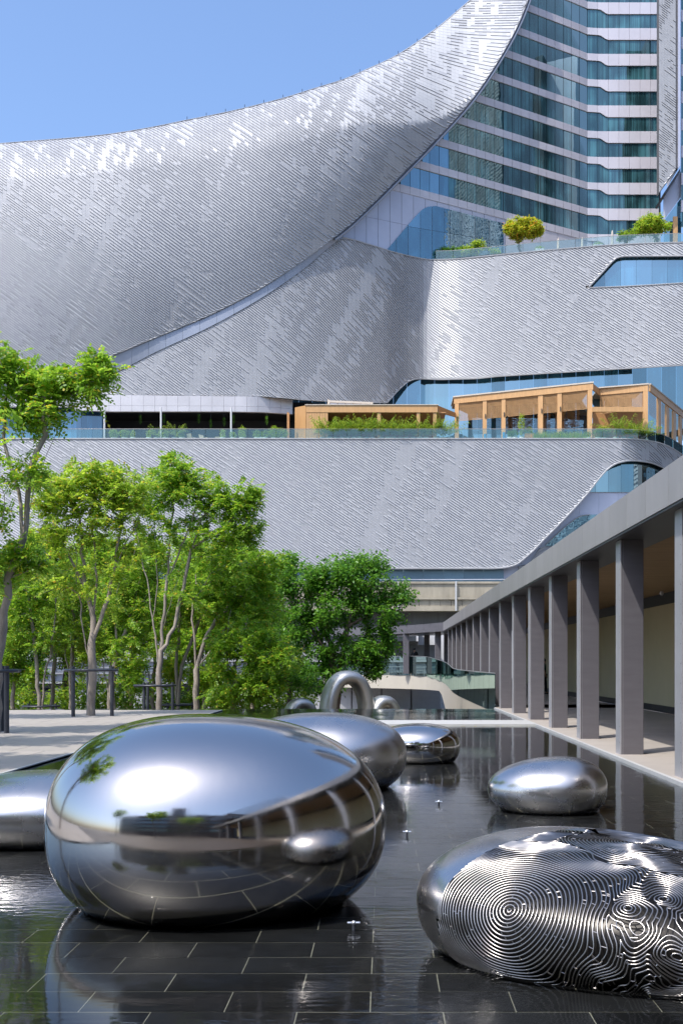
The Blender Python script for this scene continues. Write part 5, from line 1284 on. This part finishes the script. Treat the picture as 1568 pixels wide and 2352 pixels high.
for xa, xb, lab in ((1204, 1223, 'plain timber planter box with a small shrub'), (1362, 1401, 'slatted timber planter at the pavilion corner')):
    Zp = 131.9; X0_, X1_ = (xa-VX)/F*Zp, (xb-VX)/F*Zp; r_ = empty('timber_planter', lab, 'planter', ((X0_+X1_)/2, Zp, TZ)); w_ = (X1_-X0_)/2
    q = MB(); q.box(-w_, w_, -.3, .3, 0, .98); q.build('box_core', M['wood_dark'], r_)
    for j in range(6):
        q = MB(); q.box(-w_-.03, w_+.03, -.34, -.305, .04+j*.16, .16+j*.16); q.build('slat', M['wood'], r_)
    t = link('foliage', bg1 if xa < 1300 else bg3, r_); t.location = (0, 0, .8)
# chairs
def chair(label, loc, rz, m_, group=None, timber=False):
    r_ = empty('terrace_chair', label, 'chair', loc, group, rz=rz)
    q = MB(); q.cbox(-.3, .3, -.3, .3, .34, .46, .05); q.build('seat', m_, r_)
    q = MB(); q.add([(-.3, .26, .44), (.3, .26, .44), (.34, .42, 1.0), (-.34, .42, 1.0), (-.3, .34, .44), (.3, .34, .44), (.34, .49, 1.0), (-.34, .49, 1.0)], [(0,1,2,3),(7,6,5,4),(3,2,6,7),(0,3,7,4),(1,5,6,2)]); q.build('backrest', m_, r_)
    for sx in (-1, 1):
        q = MB(); q.box(sx*.3-.04, sx*.3+.04, -.3, .34, .58, .66); q.build('armrest', m_, r_)
        for sy in (-.27, .27): q = MB(); q.box(sx*.26-.03, sx*.26+.03, sy-.03, sy+.03, 0, .34); q.build('leg', m_, r_)
    return r_
for xd, rz, lab in ((440, 2.6, 'cream rattan armchair, left of three before the restaurant'), (468, .9, 'cream rattan armchair, middle of three before the restaurant'), (500, -1.3, 'cream rattan armchair, right of three before the restaurant')):
    chair(lab, ((xd-VX)/F*132.2, 132.2, TZ), rz, M['rattan'], 'rattan armchairs on the lower terrace')
for xd, Zq, rz, lab in ((1444, 144, 1.2, 'light timber chair left of the drooping terrace bush table'), (1462, 144, -1.2, 'light timber chair under the roof terrace tree'), (1520, 144, 1.2, 'light timber chair right of the roof terrace tree'), (1540, 144, -1.2, 'light timber chair nearest the right edge on the roof terrace')):
    chair(lab, ((xd-VX)/F*Zq, Zq, UZ), rz, M['wood'], 'timber chairs on the roof terrace')
for xd, lab in ((1453, 'small timber table between chairs, left of the roof terrace tree'), (1530, 'small timber table between chairs, right of the roof terrace tree')):
    r_ = empty('terrace_table', lab, 'table', ((xd-VX)/F*144, 144, UZ)); q = MB(); q.cbox(-.4, .4, -.4, .4, .72, .77, .05); q.build('table_top', M['wood'], r_)
    for sx in (-.34, .34):
        for sy in (-.34, .34): q = MB(); q.box(sx-.025, sx+.025, sy-.025, sy+.025, 0, .72); q.build('leg', M['white'], r_)
for xd, Zq, lab in ((1281, 143.2, 'closed beige parasol left of the white planter on the roof terrace'), (1336, 143, 'closed beige parasol in the middle of the roof terrace'), (1405, 142.5, 'closed beige parasol tallest and farthest right on the roof terrace')):
    r_ = empty('closed_parasol', lab, 'parasol', ((xd-VX)/F*Zq, Zq, UZ), 'closed parasols on the roof terrace'); h = 3.0 if xd > 1400 else 2.3
    q = MB(); q.tube([(0, 0, 0), (0, 0, h)], .035, 6); q.build('pole', M['wood_dark'], r_)
    q = MB(); q.lathe([(.05, .7), (.20, .95), (.16, h*.6), (.12, h-.25), (.02, h+.05)], 0, 0, 9); q.build('folded_canopy', M['cloth'], r_)
    q = MB(); q.cbox(-.25, .25, -.25, .25, 0, .08, .04); q.build('base', M['greywall'], r_)
for xd, Zq, lab in ((1238, 143.4, 'white box planter with trailing plant, left one on the roof terrace'), (1372, 142, 'white box planter with trailing plant, right one on the roof terrace')):
    r_ = empty('white_planter', lab, 'planter', ((xd-VX)/F*Zq, Zq, UZ), 'white planters on the roof terrace'); q = MB(); q.cbox(-.55, .55, -.4, .4, 0, .95, .05); q.build('box', M['white'], r_)
    t = link('foliage', bg1, r_); t.location = (0, 0, .75); t.scale = (1.1, 1, .6)
# roof terrace trees and bushes
Zu = 144.5
def rt(label, xd, Zq, blobs, leaf, seed, npts, stems=None, **k):
    b = Vector(((xd-VX)/F*Zq, Zq, UZ)); ST = stems or [[(0, 0, 0), (.1, 0, .9), (-.5, 0, 2.0)], [(.1, 0, .9), (.7, .1, 2.0)]]
    return tree('roof_tree', label, b, ST, [blob_px(b, Zq, *q) for q in blobs], seed, M[leaf], M['bark_dark'], npts=npts, spr=9, r0=.16, pinn=False, **k)
rt('round tree with golden yellow leaves on the roof terrace', 1200, 146, [(1198, 522, 44, 24, 2, 3), (1175, 530, 22, 22, 1.5, 1), (1225, 525, 22, 20, 1.5, 1)], 'leaf_gold', 51, 190, leafsize=2.0, inner=.3)
rt('bright green tree with dark stems at the right end of the roof terrace', 1497, 145, [(1490, 515, 32, 18, 1.8, 2), (1515, 520, 26, 20, 1.6, 1.3), (1470, 525, 20, 14, 1.4, .8), (1500, 500, 22, 9, 1.3, .8)], 'leaf_yel', 52, 160, leafsize=1.9, inner=.3)
rt('olive drooping bush left of the bright roof terrace tree', 1443, 144.5, [(1440, 537, 22, 9, 1.2, 1), (1430, 545, 12, 8, 1, .5)], 'leaf_mid', 53, 40, leafsize=1.6)
rt('dark low bush at the left end of the roof terrace railing', 1030, 146.5, [(1020, 578, 17, 7, .8, 1), (1050, 574, 18, 8, .8, 1)], 'leaf_dark', 54, 46, stems=[[(0, 0, 0), (0, 0, .6)]], leafsize=1.6)
rt('bright green low bush behind the roof terrace railing', 1097, 146, [(1097, 566, 24, 12, 1, 2), (1075, 576, 16, 8, .9, .8), (1140, 578, 12, 6, .7, .4)], 'leaf_yel', 55, 56, stems=[[(0, 0, 0), (0, 0, .6)]], leafsize=1.6)

# ------------------------------------------------------------------ timber pavilions on the lower terrace
def zof(y, Z): return EYE + (VY-y)/F*Z
kio = empty('timber_kiosk', 'low honey timber kiosk with flat roof behind the row of palms', 'pavilion', U(850, 1008, 133)[:2] + (TZ,))
Zk = 133.2; xk0, xk1 = (703-VX)/F*Zk, (1004-VX)/F*Zk; zt_, zb2 = zof(931, Zk), zof(947, Zk)
def kb(name, x0, x1, y0, y1, z0, z1, m_): q = MB(); q.box(x0, x1, y0, y1, z0, z1); at_root(q.build(name, M[m_], kio), kio)
kb('roof_fascia', xk0, xk1, Zk, Zk+.3, zb2, zt_, 'wood'); kb('roof_edge', xk0-.15, xk1+.1, Zk-.1, Zk+8.5, zt_+.01, zt_+.1, 'cloth')
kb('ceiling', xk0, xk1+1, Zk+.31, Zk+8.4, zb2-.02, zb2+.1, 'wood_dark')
nw = int((U(753, 0, Zk)[0]-xk0)/.32)
for i in range(nw): kb('wall_plank', xk0+i*.32+.01, xk0+(i+1)*.32-.01, Zk+.05, Zk+.25, TZ, zb2-.01, 'wood')
kb('rear_wall', xk0, xk1, Zk+8, Zk+8.2, TZ, zb2, 'wood_dark')
for xx in (870, 960, 998): p = U(xx, 0, Zk+.2)[0]; kb('post', p-.2, p+.2, Zk+.1, Zk+.5, TZ, zb2-.02, 'wood')
q = MB(); q.add([U(677, 936, Zk+3), (xk0-.02, Zk, zt_), (xk0-.02, Zk, TZ), (U(677, 0, Zk+3)[0], Zk+3, TZ), ], [(0, 1, 2, 3)]); q.add([(p[0]+.2, p[1]+.2, p[2]) for p in q.v[:4]], [(3, 2, 1, 0)]); at_root(q.build('side_wall', M['wood'], kio), kio)
q = MB(); a, b_, c_, d_ = (xk1+.02, Zk, zt_), U(1046, 948, Zk+7), U(1046, 958, Zk+7), (xk1+.02, Zk, zb2); q.add([a, b_, c_, d_], [(0, 1, 2, 3)]); q.add([(p[0], p[1]+.2, p[2]) for p in (a, b_, c_, d_)], [(3, 2, 1, 0)]); at_root(q.build('side_fascia', M['wood_dark'], kio), kio)
q = MB(); q.slab([U(752, 917, Zk+3), U(757, 918, Zk+3), U(757, 933, Zk+3), U(752, 933, Zk+3)], .3); q.slab([U(757, 919.5, Zk+3), U(856, 923.5, Zk+3), U(856, 928, Zk+3), U(757, 924, Zk+3)], 1.2); at_root(q.build('skylight_frame', M['cloth'], kio), kio)
for i in range(5):
    q = MB(); q.slab([U(758+i*18, 924.6+i*.7, Zk+3.1), U(774+i*18, 925.3+i*.7, Zk+3.1), U(774+i*18, 932, Zk+3.1), U(758+i*18, 932, Zk+3.1)], .1); at_root(q.build('skylight_pane', M['fascia_pale'], kio), kio)
q = MB(); q.slab([U(659, 946, Zk+1), U(664, 948, Zk+1), U(664, 1006, Zk+1), U(659, 1006, Zk+1)], .5); at_root(q.build('folding_door_leaf', M['wood_dark'], kio), kio)
# main pavilion
pav = empty('timber_pavilion', 'honey timber pavilion with lattice screens and tall posts at the right of the terrace', 'pavilion', U(1300, 1008, 136)[:2] + (TZ,))
def zpav(x): return float(np.interp(x, [1042, 1361], [140.5, 133.2]))
ROOFZ = zof(880, 133.2)
def pq(name, pts, th, m_):
    q = MB(); q.slab(pts, th); at_root(q.build(name, M[m_], pav), pav)
def vy(z, x, Zf=zpav): return VY-(z-EYE)*F/Zf(x)
def P3(x, z, Zf=zpav, off=0): Z = Zf(x); p = U(x, 0, Z); return (p[0], Z+off, z)
pq('roof_beam', [P3(1042, ROOFZ-.75), P3(1361, ROOFZ-.75), P3(1361, ROOFZ), P3(1042, ROOFZ)], .3, 'wood')
pq('roof_edge', [P3(1040, ROOFZ+.02, off=-.1), P3(1362, ROOFZ+.02, off=-.1), P3(1362, ROOFZ+.18, off=-.1), P3(1040, ROOFZ+.18, off=-.1)], 9, 'cloth')
pq('roof_underside', [P3(1042, ROOFZ-.3, off=.4), P3(1361, ROOFZ-.3, off=.4), P3(1361, ROOFZ-.2, off=.4), P3(1042, ROOFZ-.2, off=.4)], 8.4, 'wood_dark')
posts = [(1044, 1053), (1108, 1117), (1151, 1160), (1235, 1246), (1279, 1289), (1348.5, 1359)]
for xa, xb in posts: pq('post', [P3(xa, TZ), P3(xb, TZ), P3(xb, ROOFZ-.76), P3(xa, ROOFZ-.76)], .45, 'wood')
for xa, xb in ((1136, 1147), (1302, 1313), (1186, 1192), (1262, 1268)): pq('rear_post', [P3(xa, TZ, off=6), P3(xb, TZ, off=6), P3(xb, ROOFZ-.8, off=6), P3(xa, ROOFZ-.8, off=6)], .4, 'wood_dark')
bays = [(1053.4, 1107.6), (1117.4, 1150.6), (1160.4, 1234.6), (1246.4, 1278.6), (1289.4, 1348.1)]
for xa, xb in bays:
    r_ = MB(); z = ROOFZ-.80
    zl = ROOFZ - 2.9
    while z > zl:
        r_.slab([P3(xa, z-.055, off=.12), P3(xb, z-.055, off=.12), P3(xb, z, off=.12), P3(xa, z, off=.12)], .04); z -= .13
    at_root(r_.build('lattice_screen', M['wood'], pav), pav)
    r2 = MB(); z = ROOFZ - 1.6
    while z > ROOFZ - 3.9:
        r2.slab([P3(xa, z-.04, off=5.5), P3(xb, z-.04, off=5.5), P3(xb, z, off=5.5), P3(xa, z, off=5.5)], .03); z -= .14
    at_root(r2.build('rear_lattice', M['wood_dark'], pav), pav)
    pq('wall_light', [P3(xa-4.5, ROOFZ-2.9, off=-.12), P3(xa-2.5, ROOFZ-2.9, off=-.12), P3(xa-2.5, ROOFZ-2.4, off=-.12), P3(xa-4.5, ROOFZ-2.4, off=-.12)], .11, 'black')
# second bay, set back and then running away to the right
z2 = lambda x: float(np.interp(x, [1360, 1376, 1487], [134.5, 136.0, 133.9]))
pq('roof_beam', [P3(1376, ROOFZ-.75, z2), P3(1487, ROOFZ-.75, z2), P3(1487, ROOFZ, z2), P3(1376, ROOFZ, z2)], .3, 'wood')
pq('roof_beam', [P3(1361, ROOFZ-.75, lambda x: 133.4 + (x-1361)*.17), P3(1376, ROOFZ-.75, lambda x: 133.4+(x-1361)*.17), P3(1376, ROOFZ, lambda x: 133.4+(x-1361)*.17), P3(1361, ROOFZ, lambda x: 133.4+(x-1361)*.17)], .3, 'wood_dark')
pq('roof_edge', [P3(1374, ROOFZ+.02, z2, -.1), P3(1488, ROOFZ+.02, z2, -.1), P3(1488, ROOFZ+.16, z2, -.1), P3(1374, ROOFZ+.16, z2, -.1)], 7, 'cloth')
pq('post', [P3(1476, TZ, z2), P3(1487, TZ, z2), P3(1487, ROOFZ-.76, z2), P3(1476, ROOFZ-.76, z2)], .45, 'wood')
r_ = MB(); z = ROOFZ-.8
while z > ROOFZ-2.9: r_.slab([P3(1377, z-.07, z2, .12), P3(1475.5, z-.07, z2, .12), P3(1475.5, z, z2, .12), P3(1377, z, z2, .12)], .04); z -= .13
at_root(r_.build('lattice_screen', M['wood'], pav), pav)
pq('canopy_beam', [P3(1360, zof(946, 133), lambda x: 132.9), P3(1476, zof(946, 133), lambda x: 132.9), P3(1476, zof(935, 133), lambda x: 132.9), P3(1360, zof(935, 133), lambda x: 132.9)], .4, 'wood')
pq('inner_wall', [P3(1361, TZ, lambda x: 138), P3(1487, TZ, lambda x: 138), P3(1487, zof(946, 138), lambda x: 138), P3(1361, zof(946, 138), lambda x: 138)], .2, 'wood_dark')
z3 = lambda x: float(np.interp(x, [1487, 1568, 1620], [133.9, 149.4, 161]))
def side(name, xa, xb, za, zb_2, m_, off=0, th=.25):
    a, b_, c_, d_ = P3(xa, za, z3, off), P3(xb, za, z3, off), P3(xb, zb_2, z3, off), P3(xa, zb_2, z3, off); q = MB(); n_ = (.25, 0)
    q.add([a, b_, c_, d_]+[(p[0]+th, p[1], p[2]) for p in (a, b_, c_, d_)], [(0, 1, 2, 3), (7, 6, 5, 4), (0, 4, 5, 1), (2, 6, 7, 3), (0, 3, 7, 4), (1, 5, 6, 2)]); at_root(q.build(name, M[m_], pav), pav)
side('side_beam', 1487.5, 1600, ROOFZ-.75, ROOFZ, 'wood'); side('side_roof_edge', 1487.5, 1600, ROOFZ+.02, ROOFZ+.16, 'cloth', th=.35)
for xa, xb in ((1506, 1513), (1525, 1531), (1541, 1547), (1556, 1561), (1572, 1577)): side('side_post', xa, xb, TZ-.4, ROOFZ-.77, 'wood')
for xa, xb in ((1489, 1505), (1514, 1524), (1532, 1540), (1548, 1555), (1562, 1571)):
    z = ROOFZ-.8; q = MB()
    while z > ROOFZ-3.4:
        a, b_ = P3(xa, z-.05, z3, .05), P3(xb, z-.05, z3, .05); q.quad(a, b_, (b_[0], b_[1], z), (a[0], a[1], z)); z -= .12
    at_root(q.build('side_lattice', M['wood_dark'], pav), pav)
for x0_ in (1112.5, 1155.5):
    q = MB(); p = P3(x0_, TZ, off=-.5); q.lathe([(.17, TZ), (.17, TZ+2.3)], p[0], p[1], 10); o = q.build('mosaic_post', M['mosaic'], pav); at_root(o, pav)
rr = random.Random(9)
r_ = empty('bench_rail', 'dark long bench rail on a low stand before the pavilion', 'bench', U(1290, 1000, 133)[:2] + (TZ,))
q = MB(); q.box(-1.5, 1.5, -.2, .2, .95, 1.2); q.build('rail', M['darksteel'], r_); q = MB(); q.box(-.25, .25, -.2, .2, 0, .95); q.box(-.35, .35, -.1, .1, 1.2, 1.5); q.build('stand', M['darksteel'], r_)
for i, (xd, yd) in enumerate(((1165, 958), (1251, 952), (1300, 965))):
    p = U(xd, yd, 138); r_ = empty('ceiling_fan', ('dark ceiling fan hanging in the left wide bay of the pavilion', 'dark ceiling fan hanging in the narrow bay of the pavilion', 'dark ceiling fan hanging in the right bay of the pavilion')[i], 'fan', p)
    q = MB(); q.tube([(0, 0, 0), (0, 0, ROOFZ-.3-p[2])], .03, 5); q.build('rod', M['darksteel'], r_); q = MB(); q.lathe([(.0001, -.15), (.15, -.1), (.15, .1), (.0001, .15)], 0, 0, 8); q.build('motor', M['darksteel'], r_)
    for k in range(3): a = k*2.09+.3; q = MB(); q.add([(math.cos(a)*.1-math.sin(a)*.07, math.sin(a)*.1+math.cos(a)*.07, 0), (math.cos(a)*.7-math.sin(a)*.07, math.sin(a)*.7+math.cos(a)*.07, .03), (math.cos(a)*.7+math.sin(a)*.07, math.sin(a)*.7-math.cos(a)*.07, 0), (math.cos(a)*.1+math.sin(a)*.07, math.sin(a)*.1-math.cos(a)*.07, -.02)], [(0, 1, 2, 3)]); q.build('blade', M['darksteel'], r_)
# hanging plants in the restaurant
hp = bush_mesh(.22, .22, .75, 220, 15, M['leaf_dark'], .12)
for i, (xd, yt) in enumerate(((323, 950), (377, 948), (457, 948), (484, 960), (515, 955), (536, 950), (613, 952))):
    p = U(xd, yt+24, 135); r_ = empty('hanging_plant', '%s trailing hanging plant from the left under the restaurant ceiling' % ords[i], 'hanging plant', p, 'hanging plants under the restaurant ceiling'); link('foliage', hp, r_).scale = (.8, .8, .8)
    q = MB(); q.tube([(0, 0, 1.1), (0, 0, 31.5-p[2])], .012, 4); q.build('cord', M['darksteel'], r_)

# ------------------------------------------------------------------ viaduct and street-side buildings behind the trees
via = empty('concrete_viaduct', 'weathered concrete rail viaduct crossing between the trees and the mall', 'viaduct', (0, 95, -2.2))
def vb(name, x0, x1, y0, y1, z0, z1, m_='concrete'): q = MB(); q.box(x0, x1, y0, y1, z0, z1); return at_root(q.build(name, M[m_], via), via)
x = -52.2; wpan = 4.85
while x < 40:
    vb('parapet_panel', x+.06, x+wpan-.06, 94.8, 95.0, 7.05, 8.18)
    vb('parapet_cap', x+.06, x+wpan-.06, 94.66, 95.05, 8.19, 8.36); vb('parapet_ledge', x+.06, x+wpan-.06, 94.62, 94.99, 6.86, 7.04)
    vb('drain_pipe', x-.09, x+.05, 94.5, 94.64, 5.9, 8.36, 'kerb'); x += wpan
q = MB(); x = -52
while x < 40: q.box(x+.02, x+.88, 94.85, 95.0, 6.3, 6.85); x += .9
at_root(q.build('deck_edge_blocks', M['concrete'], via, kind='stuff'), via)
vb('deck_edge', -52, 40, 94.7, 104.3, 5.9, 6.29); vb('box_girder', -52, 40, 96.6, 102.4, 3.1, 5.89, 'concrete_dark'); vb('deck', -52, 40, 95.02, 104, 6.3, 7.0)
q = MB(); q.tube([(x, 94.75, 8.52 + .002*x) for x in range(-52, 41, 4)], .035, 5); at_root(q.build('top_rail', M['steel'], via), via)
for x in (-32, -11, 14): q = MB(); q.cbox(x-1, x+1, 98.2, 100.8, -2.2, 3.09, .3); at_root(q.build('pier', M['concrete'], via), via)
low = empty('street_pavilion', 'low grey and white glazed building glimpsed behind the tree trunks', 'building', (-15, 84, -2.2))
def lb(name, x0, x1, y0, y1, z0, z1, m_): q = MB(); q.box(x0, x1, y0, y1, z0, z1); return at_root(q.build(name, M[m_], low), low)
M['white_old'] = M['white']; M['white'] = mat('grey_white_paint', (.33, .33, .34), .6, var=.06)
lb('roof_slab', -42, 2.5, 83.6, 90, 2.9, 3.15, 'white'); lb('floor_band', -42, 2.5, 83.5, 84, 1.62, 1.78, 'white'); lb('floor_band', -42, 2.5, 83.5, 84, .72, .9, 'white'); lb('dark_band', -42, 2.5, 83.7, 84, -.28, .0, 'black'); lb('floor_band', -42, 2.5, 83.45, 84, .02, .16, 'white')
x = -42
i = 0
while x < 2.3:
    for za, zb3 in ((.92, 1.6), (.18, .70)): lb('glazing_panel', x+.05, x+2.15, 83.8, 83.9, za, zb3, 'fascia' if (i % 3) else 'greywall')
    lb('upper_panel', x+.05, x+2.15, 83.8, 83.9, 1.8, 2.88, 'greywall' if i % 4 else 'white')
    lb('street_panel', x+.05, x+2.15, 83.8, 83.9, -2.2, -.3, ('greywall', 'greywall', 'dark_glass', 'greywall', 'white')[i % 5] if x < -9 else 'white')
    if i % 2 == 0: lb('mullion', x-.04, x+.04, 83.55, 83.75, -.3, 2.9, 'white')
    x += 2.2; i += 1
x = -41
while x < 2: lb('railing_post', x, x+.05, 83.3, 83.34, .16, 1.2, 'white'); x += 1.1
lb('railing_rail', -41, 2, 83.3, 83.34, 1.2, 1.25, 'white'); lb('building_core', -42, 2.5, 84.1, 90, -2.2, 2.88, 'greywall')
M['white'] = M['white_old']
hut = empty('white_sided_house', 'white building with ribbed siding beneath the footbridge', 'building', (4, 86, -2.2))
q = MB(); q.box(2.6, 12, 86, 92, -2.2, 4.0); at_root(q.build('wall', M['white'], hut), hut)
for j in range(9): q = MB(); q.box(1.55, 4.6, 85.2, 85.9, -2.2+j*.34, -1.88+j*.34); at_root(q.build('siding_board', M['white'], hut), hut)
q = MB(); q.box(4.7, 6.0, 85.3, 85.5, -2.2, -.4); at_root(q.build('roller_shutter', M['fascia'], hut), hut)
for xx in (-.1, .9): q = MB(); q.tube([(xx, 84.5, -2.2), (xx, 84.5, 1.6)], .04, 6); q.build('steel_pole', M['black'], None, label=('thin black pole left of the white siding' if xx < 0 else 'thin black pole touching the white siding'), cat='pole')
for r_ in (tower,): pass

# ------------------------------------------------------------------ the side of the square behind the camera (mirrored in the steel)
def tower_block(label, x0, x1, y0, y1, h, m_, floors, mm='dark_glass'):
    r_ = empty('city_building', label, 'building', ((x0+x1)/2, y1, -2.2)); q = MB(); q.box(x0, x1, y0, y1, -2.2, h); at_root(q.build('wall', M[m_], r_), r_)
    for j in range(floors):
        z = 3 + (h-4)*j/floors; q = MB(); q.box(x0+1, x1-1, y1+.01, y1+.06, z, z+(h-4)/floors*.55); at_root(q.build('window_band', M[mm], r_), r_)
tower_block('brown riverside block behind the camera, wide, raised and set near to darken the reflections', -40, 12, -40, -30, 15, 'brown', 4)  # height and nearness shaped to darken the pebble and water reflections
tower_block('dark stepped tower behind the camera on the left', -16, -4, -80, -66, 42, 'brown', 10)
tower_block('grey tower behind the camera in the middle', 4, 14, -90, -76, 34, 'greywall', 9)
tower_block('dark wing behind the camera on the right', 12, 44, -46, -30, 17, 'brown', 4)
for i_, (xa_, ya_, w_, h_) in enumerate(((-62, -95, 12, 38), (-44, -110, 9, 52), (-26, -100, 7, 30), (-2, -120, 8, 46), (22, -105, 10, 40), (-75, -60, 14, 24))):
    tower_block('distant city tower behind the camera, %s from the left' % ('second', 'third', 'fourth', 'fifth', 'sixth', 'first')[i_], xa_, xa_+w_, ya_-10, ya_, h_, ('greywall', 'brown', 'greywall', 'fascia_pale', 'brown', 'greywall')[i_], 8)
wing2 = empty('curved_skin_wing', 'second silver skinned wing behind the camera on the right', 'building', (20, -20, -2))
mb = MB(); rr = random.Random(6)
for i in range(86):
    x = 5 + i*.55; yb_ = -24 + 8*math.sin(i*.04)
    for j in range(60):
        z = 9 + j*.6 + i*.18; 
        if z > 11 + i*.42: break
        mb.add([(x, yb_, z), (x+.52, yb_, z+.2), (x+.52, yb_+.12, z-.16), (x, yb_+.12, z-.36)], [(0, 1, 2, 3)], 0 if rr.random() < .6 else 1)
mb.build('shingle_cladding', [M['alu_light'], M['alu_grey']], wing2, kind='stuff')
mb = MB(); mb.box(13, 54, -40, -27, -2, 12); mb.build('wing_core', M['backing'], wing2)
fix_children(wing2)
